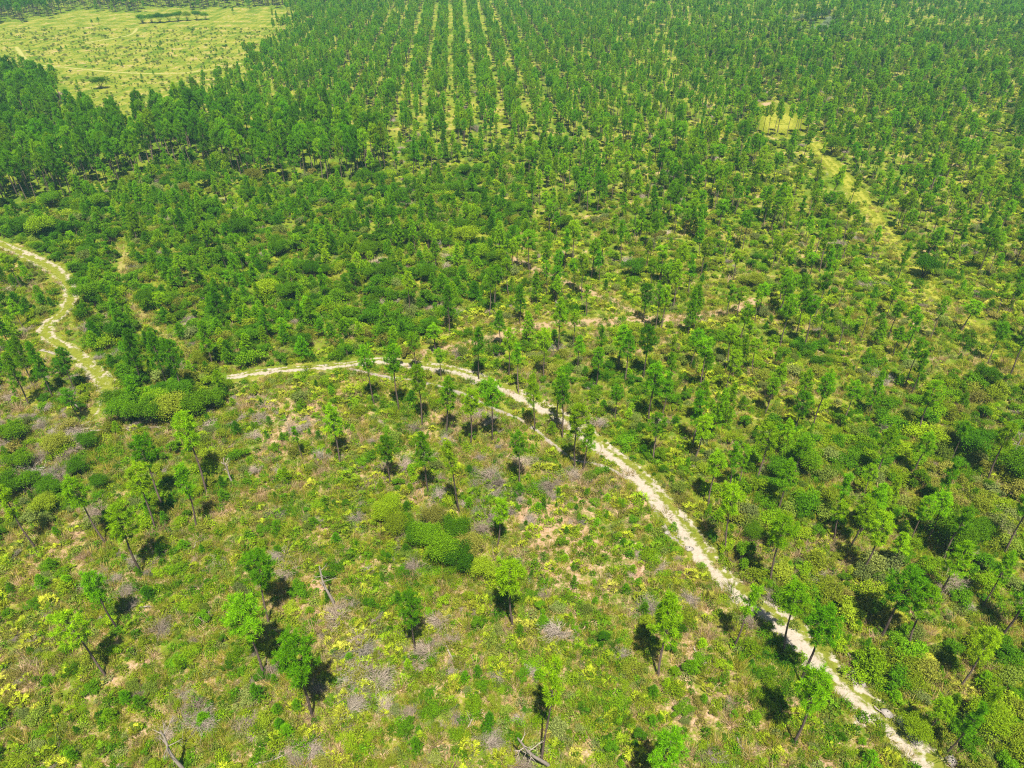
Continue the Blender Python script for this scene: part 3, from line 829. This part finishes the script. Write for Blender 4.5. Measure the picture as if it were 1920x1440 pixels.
X, Y = candidates(3.1, 27, 620, 101)
z = zone_of(X, Y)
p = DENS_A[z, 0] * 3.1 ** 2
p = p * np.where(z == ZI["right"], 1 + np.clip((Y - 200) / 200, 0, 0.35), 1)
p = np.where(np.isin(z, [ZI["dense"], ZI["farwood"]]), p * (0.75 + 0.5 * N3(X, Y, 25)), p * ground_clumps(X, Y, 14.0))
keep = (np.random.default_rng(5).random(len(X)) < p) & clear_of_ways(X, Y, 0.3)
px_, py_, _ = pixel_of(X, Y)
near_lm = np.min(np.hypot(X[:, None] - LMW[None, :, 0], Y[:, None] - LMW[None, :, 1]), 1) < 3.0
keep &= ~near_lm
hidden = ground_at(*pixel_of(X, Y, 7.5)[:2])                  # the ground that the crown would hide
opens = clear_of_ways(hidden[:, 0], hidden[:, 1], 0.8)
keep &= opens | (np.random.default_rng(77).random(len(X)) < np.where(dist_line(hidden[:, 0], hidden[:, 1], L_STRIP) < 5, 0.45, 0.12))
# pines that stand in the small clearing and edge it
X, Y, z = X[keep], Y[keep], z[keep]
for x_, y_, zz in zip(X, Y, z):
    n = NAMES[zz]; lo, hi = zone_height[n]
    pine_rows.append((x_, y_, random.uniform(lo, hi), random.choice(zone_kinds[n]), random.uniform(0.72, 1.08), random.uniform(0, 6.28)))
# the thinned plantation: lines of pines with an open strip every ROW_GAP metres
us, vs = [], []
r5 = np.random.default_rng(55)
for kk in range(-40, 41):
    for off in (2.6, 4.7, 6.8):
        v = np.arange(120, 640, 2.3); v = v + r5.uniform(-0.9, 0.9, len(v)); sel = r5.random(len(v)) > 0.42 + 0.25 * (N4(np.full(len(v), 37.0 * kk), v, 30.0) > 0.62)
        us.append(ROW_U0 + kk * ROW_GAP + off + r5.normal(0, 0.35, sel.sum())); vs.append(v[sel])
U = np.concatenate(us); V_ = np.concatenate(vs)
ch, sh = math.cos(ROW_HEAD), math.sin(ROW_HEAD)
X = U * ch + V_ * sh; Y = -U * sh + V_ * ch
sel = zone_of(X, Y) == ZI["plant"]
fade = np.clip((pixel_of(X, Y)[0] - 1150) / 200, 0, 0.45)
sel &= r5.random(len(X)) > fade
for x_, y_ in zip(X[sel], Y[sel]):
    pine_rows.append((x_, y_, random.uniform(7.6, 10.3), random.choice(zone_kinds["plant"]), random.uniform(0.55, 0.9), random.uniform(0, 6.28)))
# woods farther off than the frame's upper edge
X, Y = candidates(5.5, 620, 1000, 102)
sel = np.random.default_rng(6).random(len(X)) < 0.8
for x_, y_ in zip(X[sel], Y[sel]):
    pine_rows.append((x_, y_, random.uniform(10, 14), random.choice(zone_kinds["farwood"]), 1.2, random.uniform(0, 6.28)))
# the few slim pines that stand in the small clearing
for cx_ in (1420, 1432, 1441, 1450, 1458, 1461, 1474, 1488, 1494, 1502):
    gx_, gy_ = ground_at(cx_ + random.uniform(-3, 3), 252 + random.uniform(-4, 6))
    pine_rows.append((gx_, gy_, random.uniform(9.5, 11.5), 1, 0.75, random.uniform(0, 6.28)))

PR = np.array(pine_rows)
MAXN = 300


def split_largest(X, Y, H, n=MAXN):
    """Indices of the n that show largest inside the frame, and of the rest."""
    px, py, dep = pixel_of(X, Y)
    px2, py2, _ = pixel_of(X, Y, np.asarray(H) * 0.7)
    inside = (px2 > 5) & (px2 < 1915) & (py2 > 5) & (py2 < 1435)
    size = np.where(inside, np.asarray(H) / dep, -1)
    order = np.argsort(-size)
    big = order[:n]; big = big[size[big] > 0]
    rest = np.setdiff1d(np.arange(len(X)), big)
    return big, rest


THINGS = {}     # kind -> list of dicts for labelling


def note(kind, o, x, y, h, **kw):
    px, py, dep = pixel_of(x, y)
    THINGS.setdefault(kind, []).append(dict(o=o, x=float(x), y=float(y), h=float(h), px=float(px), py=float(py), **kw))


big, rest = split_largest(PR[:, 0], PR[:, 1], PR[:, 2])
for i in big:
    x_, y_, h_, k_, w_, a_ = PR[i]
    K = PINES[int(k_)]
    t = bpy.data.objects.new("pine_tree", None); COL.objects.link(t)
    t.empty_display_size = 0.5
    s = h_ / 10.0
    ws = w_ * (0.55 * s + 0.45)
    t.location = (x_, y_, 0); t.rotation_euler = (random.gauss(0, 0.035), random.gauss(0, 0.035), a_); t.scale = (ws, ws, s)
    for part in ("trunk", "crown"):
        c = bpy.data.objects.new(part, K[part]); COL.objects.link(c); c.parent = t
    t["category"] = "pine tree"
    note("pine_tree", t, x_, y_, h_, look=K["look"], tone=K["tone"])
S_ = PR[rest, 2] / 10.0
scatter("pine_forest", "mass of green pines standing farther back", [K["whole"] for K in PINES], PR[rest, 0], PR[rest, 1], np.stack([PR[rest, 4] * (0.55 * S_ + 0.45), PR[rest, 4] * (0.55 * S_ + 0.45), S_], 1), PR[rest, 3], 0.04, 1, 0.14)


# ------------------------------------------------------------------ dead standing trees and fallen trunks
def snag_shape(seed, H=6.0, n=7):
    r = np.random.default_rng(seed)
    tr, br = Quads(), Quads()
    zz = np.linspace(-0.1, H, 7)
    cx = 0.10 * np.sin(zz * 1.1 + seed); cy = 0.10 * np.cos(zz * 0.9 + seed)
    tr.tube(np.stack([cx, cy, zz], 1), np.linspace(0.17, 0.07, 7), 7)
    for k in range(n):
        z0 = H * r.uniform(0.45, 0.97); az = r.uniform(0, 6.28); L = r.uniform(0.5, 1.5)
        b = np.array([np.interp(z0, zz, cx), np.interp(z0, zz, cy), z0]); d = np.array([math.cos(az), math.sin(az), r.uniform(0.1, 0.7)])
        br.tube([b, b + d * L * 0.5, b + d * L + np.array([0, 0, 0.1])], [0.05, 0.035, 0.012], 4)
        br.blades(np.repeat((b + d * L * 0.7)[None], 5, 0), r.normal(size=(5, 3)) * 0.5 + d, 0.5, 0.035, 0, 0.4, r)
    return tr, br


SNAGS = [tuple(q.mesh(nm, [M_DEADWOOD], True) for q, nm in zip(snag_shape(120 + k), ("trunk", "branch"))) for k in range(3)]
for bx, by, ty, k, tilt, lab in ((625, 1135, 1062, 0, 0.10, "grey dead pine with stubby twigs, standing in brush left of a dark shadow"), (342, 1442, 1372, 1, 0.05, "bleached bare trunk standing amid grey brush at the bottom edge"),
                                 (1897, 860, 815, 2, 0.06, "pale dead trunk among dense green scrub near the right edge"), (1322, 268, 246, 0, 0.0, "far white dead trunk in the pines left of the grass clearing"),
                                 (1725, 24, 4, 1, 0.0, "very distant white trunk standing above the far woods"), (1030, 1440, 1362, 0, 0.45, "pale leaning dead trunk over a grey patch at the bottom"),
                                 (437, 905, 868, 2, 0.15, "short grey dead trunk leaning in the brush below the shrub bank"), (150, 770, 735, 0, 0.2, "grey dead stem in brush beside the winding left track"),
                                 (1047, 600, 565, 1, 0.05, "slim grey dead trunk beside the crossing dirt path")):
    g_ = ground_at(bx, by); H_ = height_at(bx, by, ty)
    t = bpy.data.objects.new("dead_tree", None); COL.objects.link(t)
    t.location = (g_[0], g_[1], 0); t.rotation_euler = (0.0, -tilt, random.uniform(-0.3, 0.3)); s = H_ / 6.0; t.scale = (0.6 + 0.5 * s, 0.6 + 0.5 * s, s)
    for part, me in zip(("trunk", "branches"), SNAGS[k]):
        c = bpy.data.objects.new(part, me); COL.objects.link(c); c.parent = t
    t["category"] = "dead tree"; t["label"] = lab


def log_shape(seed, L=6.0):
    r = np.random.default_rng(seed)
    q = Quads()
    x = np.linspace(-L / 2, L / 2, 8)
    q.tube(np.stack([x, 0.12 * np.sin(x * 0.8 + seed), 0.16 + 0.05 * np.cos(x + seed)], 1), np.linspace(0.10, 0.035, 8), 7)
    for k in range(4):
        b = np.array([r.uniform(-L * 0.1, L * 0.45), 0, 0.2]); az = r.uniform(0, 6.28); d = np.array([abs(math.cos(az)) * 0.6 + 0.3, math.sin(az), 0.25])
        q.tube([b, b + d * 0.5, b + d * r.uniform(0.8, 1.5)], [0.04, 0.03, 0.01], 4)
    return q


LOGS = [log_shape(130 + k).mesh("fallen_log", [M_DEADWOOD], True) for k in range(3)]
for x1, y1, x2, y2, lab in ((362, 1030, 374, 1006, "pale fallen trunk in a grassy strip left of centre, pointing uphill"), (263, 1138, 288, 1141, "short pale log lying crosswise beside a dark pine shadow"),
                            (346, 1121, 362, 1100, "thin bleached log on grass above the brush"), (835, 1205, 862, 1262, "long thin brown trunk lying downhill in the open foreground"),
                            (868, 1375, 896, 1332, "pale log below the bare sandy spots at the bottom centre"), (776, 878, 792, 935, "thin fallen trunk beside two pines inside the track bend"),
                            (1583, 1216, 1602, 1248, "white log lying along the right edge of the sandy track"), (1380, 1385, 1394, 1408, "pale stick on the ground near the lower right pines"),
                            (1300, 1215, 1325, 1248, "slim grey log among palmettos left of the sandy track"), (0, 1372, 20, 1354, "brown log at the left edge near the bottom corner"),
                            (480, 1436, 545, 1412, "grey-pink log half buried in brush at the bottom edge"), (935, 885, 952, 935, "thin fallen pole in palmettos inside the track bend"),
                            (170, 808, 310, 802, "long grey fallen trunk under the dark shrub bank"), (1640, 1325, 1660, 1348, "white broken log at the right verge of the sandy track")):
    a, b = ground_at(x1, y1), ground_at(x2, y2); c = (a + b) / 2; L_ = float(np.hypot(*(b - a)))
    o = bpy.data.objects.new("fallen_log", LOGS[x1 % 3]); COL.objects.link(o)
    o.location = (c[0], c[1], 0.02); o.rotation_euler = (0, 0, math.atan2(b[1] - a[1], b[0] - a[0])); o.scale = (L_ / 6.0, 1.1, 1.1)
    o["category"] = "log"; o["label"] = lab

def rock_shape(seed):
    r = np.random.default_rng(seed)
    q = Quads()
    n = 9; rings = []
    for zf, rf in ((0.0, 0.95), (0.35, 1.05), (0.7, 0.75), (0.95, 0.25)):
        a = np.arange(n) * 2 * math.pi / n
        rad = rf * r.uniform(0.7, 1.2, n)
        rings.append(np.stack([np.cos(a) * rad * 0.5, np.sin(a) * rad * 0.36, np.full(n, zf * 0.42) + r.normal(0, 0.03, n) - 0.04], 1))
    F = [(i * n + j, i * n + (j + 1) % n, (i + 1) * n + (j + 1) % n, (i + 1) * n + j) for i in range(3) for j in range(n)]
    F += [(3 * n + j, 3 * n + (j + 1) % n, 3 * n + (j + 2) % n, 3 * n + (j + 3) % n) for j in (0, 3, 6)] + [(3 * n, 3 * n + 3, 3 * n + 6, 3 * n + 6)][:0]
    q.add(np.concatenate(rings), F)
    return q


M_ROCK = bark("pale_limestone", (0.19, 0.165, 0.14), (0.36, 0.32, 0.275), 2.5)
ROCKS = [rock_shape(140 + k).mesh("rock", [M_ROCK]) for k in range(3)]
for k, (bx, by, s_, lab) in enumerate(((1604, 1262, 1.1, "pale rock at the right verge of the track beside a fallen white log"), (1618, 1282, .9, "small pale rock just below the white log on the right verge"),
                                       (1662, 1338, 1.2, "pale rock next to the broken white log on the right verge"), (1690, 1352, 1.5, "largest pale rock of the rubble on the right verge, above two others"),
                                       (1704, 1372, 1.3, "flat pale rock between two others in the right-hand rubble"), (1720, 1392, 1.0, "lowest pale rock of the right-hand rubble by the scrub edge"),
                                       (1782, 1426, 1.5, "pale rock in the lower right corner beside the track's end"), (1292, 1030, 1.2, "pale rock at the edge of the side rut near its lower end"),
                                       (1250, 1000, .9, "small white rock in the side rut where it nears the main track"), (1436, 1098, 1.1, "pinkish pale rock at a pine's foot above the sandy track"))):
    g_ = ground_at(bx, by)
    o = bpy.data.objects.new("rock", ROCKS[k % 3]); COL.objects.link(o)
    o.location = (g_[0], g_[1], 0); o.rotation_euler = (0, 0, k * 1.3); o.scale = (s_, s_, s_)
    o["category"] = "rock"; o["label"] = lab

# ------------------------------------------------------------------ the undergrowth
def place(col, spacing, ymax, seed, clump, ymin=27, power=1.0, margin=0.2, N=N3, tall=1.0):
    X, Y = candidates(spacing, ymin, ymax, seed)
    z = zone_of(X, Y)
    p = DENS_A[z, col] * spacing ** 2
    if clump:
        c = ground_clumps(X, Y, clump, N); p = p * c ** power / np.mean(c ** power)
    keep = (np.random.default_rng(seed + 1).random(len(X)) < p)
    X, Y, z = X[keep], Y[keep], z[keep]
    ok = clear_of_ways(X, Y, margin)
    back = ground_at(*pixel_of(X, Y, tall)[:2])                # the ground just behind, which a taller plant would hide
    ok &= clear_of_ways(back[:, 0], back[:, 1], -0.3)
    return X[ok], Y[ok], z[ok]


def simple_things(kind, category, meshes, X, Y, size, proto, real_h, extra, stuff_name, stuff_label, tilt=0.06):
    big, rest = split_largest(X, Y, size * real_h)
    r = random.Random(hash(kind) % 1000 if False else len(kind))
    for i in big:
        o = bpy.data.objects.new(kind, meshes[int(proto[i])]); COL.objects.link(o)
        o.location = (X[i], Y[i], 0); o.rotation_euler = (r.gauss(0, tilt), r.gauss(0, tilt), r.uniform(0, 6.28))
        o.scale = (size[i] * r.uniform(0.72, 1.28), size[i] * r.uniform(0.72, 1.28), size[i] * r.uniform(0.75, 1.2))
        o["category"] = category
        note(kind, o, X[i], Y[i], size[i] * real_h, size=float(size[i]), **extra(int(proto[i])))
    scatter(stuff_name, stuff_label, meshes, X[rest], Y[rest], size[rest], proto[rest], tilt, len(kind), 0.3)


# broadleaf trees and big bushes that stand out
X, Y, z = place(5, 4.0, 600, 301, 20)
ok0 = np.where(z == ZI["bay"], 3, np.random.default_rng(9).integers(0, 3, len(X)))
ox, oy, os_, ok_ = list(X), list(Y), list(np.random.default_rng(8).uniform(0.6, 1.1, len(X))), list(ok0)
for bx, by, s, k in ((720, 975, .6, 1), (745, 1000, .6, 1), (780, 1020, .6, 0), (815, 985, .65, 1), (855, 1010, .7, 0), (880, 1045, .7, 1), (835, 1050, .8, 1), (800, 1020, .7, 0), (865, 1065, .75, 0), (760, 990, .5, 1), (905, 1080, .6, 1), (240, 790, .95, 0), (285, 795, 1.0, 0), (330, 788, 1.0, 1), (372, 782, .95, 2), (222, 770, .8, 0), (405, 765, .7, 2), (300, 770, .8, 1), (30, 830, .8, 0), (110, 850, .7, 1), (170, 840, .6, 0), (190, 915, .5, 2), (20, 930, .8, 0), (90, 960, .6, 1),
                    (1493, 880, 1.05, 0), (1460, 895, .8, 2), (1470, 600, .55, 0), (735, 955, .5, 1), (1830, 1010, .7, 2), (45, 880, .7, 0), (100, 930, .65, 0), (150, 890, .6, 2), (60, 920, .7, 2), (1560, 290, 1.3, 0), (1410, 1010, .5, 0),
                    (1060, 430, .8, 2), (700, 480, .8, 0), (1730, 520, 1.1, 2), (1710, 1380, .55, 1), (268, 44, 1.2, 0), (285, 43, 1.0, 1), (300, 43, 1.3, 0), (318, 41, 1.1, 2), (335, 40, 1.2, 0), (352, 39, 1.0, 1), (370, 38, 1.2, 0), (386, 37, .9, 1), (190, 166, 1.1, 0)):
    g_ = ground_at(bx, by); ox.append(g_[0]); oy.append(g_[1]); os_.append(s); ok_.append(k)
ox, oy, os_, ok_ = map(np.array, (ox, oy, os_, ok_))
big, rest = split_largest(ox, oy, os_ * 4.5, 90)
for i in big:
    K = OAKS[int(ok_[i])]
    t = bpy.data.objects.new("oak_tree", None); COL.objects.link(t)
    t.location = (ox[i], oy[i], 0); t.rotation_euler = (0, 0, random.uniform(0, 6.28)); t.scale = (os_[i], os_[i], os_[i])
    for part in ("trunk", "crown"):
        c = bpy.data.objects.new(part, K[part]); COL.objects.link(c); c.parent = t
    t["category"] = "oak tree"
    note("oak_tree", t, ox[i], oy[i], os_[i] * 4.5, tone=K["tone"], size=float(os_[i]))
if len(rest):
    scatter("oak_thicket", "scattered broadleaf trees among the far pines", [K["whole"] for K in OAKS], ox[rest], oy[rest], os_[rest], ok_[rest], 0.03, 3)

r6 = np.random.default_rng(66)
X, Y, z = place(1, 2.2, 420, 311, 10, tall=1.8)
size = r6.uniform(0.4, 1.15, len(X)) * np.where(z == ZI["tan"], 0.75, 1.0) * np.where(np.isin(z, [ZI["midleft"], ZI["leftedge"]]), 1.35, 0.8)
simple_things("young_pine", "young pine", YOUNG, X, Y, size, r6.integers(0, 4, len(X)), 2.6, lambda k: dict(tone=YOUNG_TONE[k]), "young_pines", "scattered young pines farther back")

X, Y, z = place(2, 1.5, 480, 321, 7, power=1.5)
size = 0.35 + 0.95 * r6.random(len(X)) ** 1.6
size *= np.where(z == ZI["front"], 0.75, 1.0) * np.where((z == ZI["midleft"]) | (z == ZI["rightdense"]) | (z == ZI["edge"]), 1.3, 1.0) * np.where(z == ZI["field"], 0.62, 1.0)
pk = r6.choice(6, len(X), p=[.10, .26, .17, .23, .06, .18])
dk = (z == ZI["dense"]) | (z == ZI["midleft"]) | (z == ZI["edge"])
pk = np.where((z == ZI["field"]) & (pk != 0), 2 + 3 * (r6.random(len(X)) < 0.4).astype(int), pk)
pk = np.where(dk & (r6.random(len(X)) < 0.45), r6.choice([0, 4], len(X)), pk)
simple_things("shrub", "shrub", [s["mesh"] for s in SHRUBS], X, Y, size, pk, 1.5, lambda k: dict(tone=SHRUBS[k]["tone"]), "scrub", "leafy shrubs covering the ground farther back")

X, Y, z = place(3, 1.15, 330, 331, 14, power=2.8, N=N2)
size = r6.uniform(0.5, 1.15, len(X))
simple_things("palmetto", "palmetto", PALMS, X, Y, size, r6.integers(0, 3, len(X)), 0.9, lambda k: dict(), "palmetto_scrub", "yellow-green palmetto fans covering the ground farther back", 0.12)

X, Y, z = place(4, 1.5, 330, 341, 14, power=3.0, N=N1)
size = (0.32 + 0.8 * r6.random(len(X)) ** 1.8) * np.where(z == ZI["frontleft"], 1.25, 0.9)
simple_things("dead_shrub", "dead shrub", BRUSH, X, Y, size, r6.integers(0, 4, len(X)), 1.2, lambda k: dict(), "dead_brush", "grey dead brush scattered farther back", 0.15)

# grass and weeds
X, Y = candidates(0.52, 28, 190, 351)
z = zone_of(X, Y)
dens = np.array([{"tan": .55, "right": .6, "front": .95, "frontleft": .9, "rightdense": .8, "leftedge": .8, "midleft": .6}.get(n, 0.2) for n in NAMES])[z]
fall = np.clip((190 - Y) / 110, 0.15, 1.0)
keep = (np.random.default_rng(9).random(len(X)) < dens * fall * np.clip(ground_clumps(X, Y, 3.0), 0.35, 1.2)) & ((dist_line(X, Y, L_MAIN) > 1.6) | (np.random.default_rng(10).random(len(X)) < 0.10)) & (dist_line(X, Y, L_RUT) > 0.5) & (dist_line(X, Y, L_LEFT) > 1.5)
X, Y = X[keep], Y[keep]
pk = r6.choice(7, len(X), p=[.20, .17, .12, .17, .11, .14, .09])
scatter("grass", "rough grass and low weeds", TUFTS, X, Y, 0.55 + 1.15 * r6.random(len(X)) ** 1.5, pk, 0.1, 9, 0.25)

# ------------------------------------------------------------------ air
def haze():
    q = Quads()
    x0, x1, y0, y1, z0, z1 = -4100, 4100, -3100, 5100, -1.0, 76.0
    V = [(x0, y0, z0), (x1, y0, z0), (x1, y1, z0), (x0, y1, z0), (x0, y0, z1), (x1, y0, z1), (x1, y1, z1), (x0, y1, z1)]
    q.add(V, [(3, 2, 1, 0), (4, 5, 6, 7), (0, 1, 5, 4), (1, 2, 6, 5), (2, 3, 7, 6), (3, 0, 4, 7)])
    m, nt, out = new_mat("haze_air")
    v = nt.nodes.new("ShaderNodeVolumePrincipled")
    v.inputs["Color"].default_value = (0.42, 0.90, 0.90, 1); v.inputs["Density"].default_value = 0.00019; v.inputs["Anisotropy"].default_value = 0.0
    nt.links.new(v.outputs[0], out.inputs["Volume"])
    o = bpy.data.objects.new("haze", q.mesh("haze", [m])); COL.objects.link(o)
    o["kind"] = "stuff"; o["label"] = "pale blue haze over the far woods"


haze()

# ------------------------------------------------------------------ labels
ANCHORS = [("the foreground oak clump", 820, 1030), ("the shrub bank", 310, 765), ("the leaning dead trunk", 1030, 1400), ("the bleached bare trunk", 340, 1410), ("the track's upper bend", 720, 690),
           ("the side rut", 1000, 800), ("the sandy track's far end", 440, 706), ("the crossing dirt path", 1230, 597), ("the slanting tan path", 1060, 525), ("the left winding track", 115, 590),
           ("the left track's lower end", 195, 740), ("the straw-coloured path", 245, 560), ("the near grass strip", 1790, 590), ("the far grass strip", 1620, 380), ("the small grass clearing", 1460, 228),
           ("the big dark oak", 1480, 860), ("the brightest round pine", 577, 1240), ("the two crowded pines", 485, 1130), ("the grey dead pine", 618, 1100), ("the bottom left corner", 40, 1400),
           ("the bottom right corner", 1880, 1400), ("the pale rubble", 1700, 1370), ("the white log", 1592, 1230), ("the plantation rows", 845, 230), ("the open field", 250, 180), ("the pale dead trunk at right", 1900, 840),
           ("the sandy track's middle", 1200, 890), ("the lower sandy track", 1400, 1120), ("the bend's inner pines", 850, 800), ("the left-hand pine group", 280, 920), ("the bare sandy spots", 900, 1300),
           ("the left slope's pine pair", 190, 1190), ("the right-hand scrub", 1700, 1050), ("the left edge's middle", 30, 930), ("the middle scrub's bright gap", 600, 600)]
WORDS = {2: "two", 3: "three", 4: "four", 5: "five", 6: "six", 7: "seven", 8: "eight", 9: "nine"}
NTH = ["first", "second", "third", "fourth", "fifth", "sixth", "seventh", "eighth", "ninth", "tenth", "eleventh", "twelfth"]


def where(px, py):
    best = min(ANCHORS, key=lambda a: math.hypot(px - a[1], (py - a[2]) * 1.2))
    dx, dy = px - best[1], py - best[2]
    d = math.hypot(dx, dy)
    ang = math.degrees(math.atan2(-dy, dx)) % 360
    side = ["right of", "upper right of", "above", "upper left of", "left of", "lower left of", "below", "lower right of"][int((ang + 22.5) // 45) % 8]
    return ("close " if d < 55 else "" if d < 105 else "farther ") + side + " " + best[0], d


HAND = {0: "lopsided pine casting a round shadow, lowest of the left foreground pines", 1: "slim pine with its oval shadow at right, above the lowest left pine", 2: "wide-crowned pine on the left slope with a broad dark shadow beside its trunk",
        7: "lower of two crowded pines, its crown spreading left over brush", 8: "upper of two crowded pines, dark shadow square to its right", 9: "brightest round-crowned pine, standing alone over a black shadow near the bottom",
        10: "dark two-clump pine standing straight over its own shadow below the oak clump", 11: "tall pine with its shadow falling to the left, right of the oak clump", 12: "small pine just right of the oak clump with a square dark shadow",
        13: "tall pine whose trunk and trunk shadow make a V, left of the sandy track", 16: "slim pine beside a V-shaped shadow at the left verge of the lower track", 17: "leaning-looking pine whose long trunk crosses the lower sandy track",
        18: "pine with a bare black trunk crossing the pale sand, right of another such", 19: "lowest pine on the left verge, its shadow lying over brush to the left", 22: "largest dark green pine in the right-hand scrub",
        34: "two-stemmed looking pine with a cone crown left of a thin pale-trunked one", 35: "thin pine with the longest pale trunk, inside the track bend"}
lm_index = {(round(float(a[0]), 2), round(float(a[1]), 2)): i for i, a in enumerate(LMW)}
GROUPS = {"pine_tree": "pines of the open woodland", "young_pine": "young pines in the scrub", "shrub": "leafy shrubs in the scrub", "palmetto": "palmettos in the scrub", "dead_shrub": "dead grey shrubs", "oak_tree": "broadleaf trees in the scrub"}
SIZES = {"shrub": (0.75, 1.05), "young_pine": (0.8, 1.1), "palmetto": (0.75, 0.95), "dead_shrub": (0.75, 1.0), "oak_tree": (0.72, 0.95)}
used = set()
for kind, rows in THINGS.items():
    cells = {}
    for d in rows:
        o = d["o"]; o["group"] = GROUPS[kind]
        key = (round(d["x"], 2), round(d["y"], 2))
        if kind == "pine_tree" and lm_index.get(key) in HAND:
            o["label"] = HAND[lm_index[key]]; continue
        if kind == "pine_tree":
            hw = "tall" if d["h"] > 9.6 else "short" if d["h"] < 7.6 else ""
            look = (hw + " " if hw and not d["look"].startswith("tall") else "") + d["look"] + ("" if d["tone"] == "green" else " " + d["tone"]) + " pine"
        else:
            lo, hi = SIZES[kind]; sz = "small" if d["size"] < lo else "large" if d["size"] > hi else "middling"
            noun = {"shrub": d.get("tone", "") + " shrub", "young_pine": d.get("tone", "") + " young pine", "palmetto": "yellow-green palmetto clump", "dead_shrub": "bare grey shrub", "oak_tree": d.get("tone", "") + " broadleaf tree"}[kind]
            look = sz + " " + noun
        look = look.replace("dense cone-crowned", "dense conical").replace("full low-crowned", "low-crowned").replace("middling ", "")
        w, _ = where(d["px"], d["py"] - 0.5 * d["h"] * FPX / pixel_of(d["x"], d["y"])[2])
        cells.setdefault((look, w), []).append(d)
    for (look, w), ds in cells.items():
        ds.sort(key=lambda d: d["px"])
        n = len(ds)
        for i, d in enumerate(ds):
            if n == 1:
                t = look + " " + w
            elif i == 0:
                t = "leftmost " + look + " " + w
            elif i == n - 1:
                t = "rightmost " + look + " " + w
            elif n == 3:
                t = "middle " + look + " " + w
            else:
                t = NTH[min(i, 11)] + " leftmost " + look + " " + w
            d["o"]["label"] = t
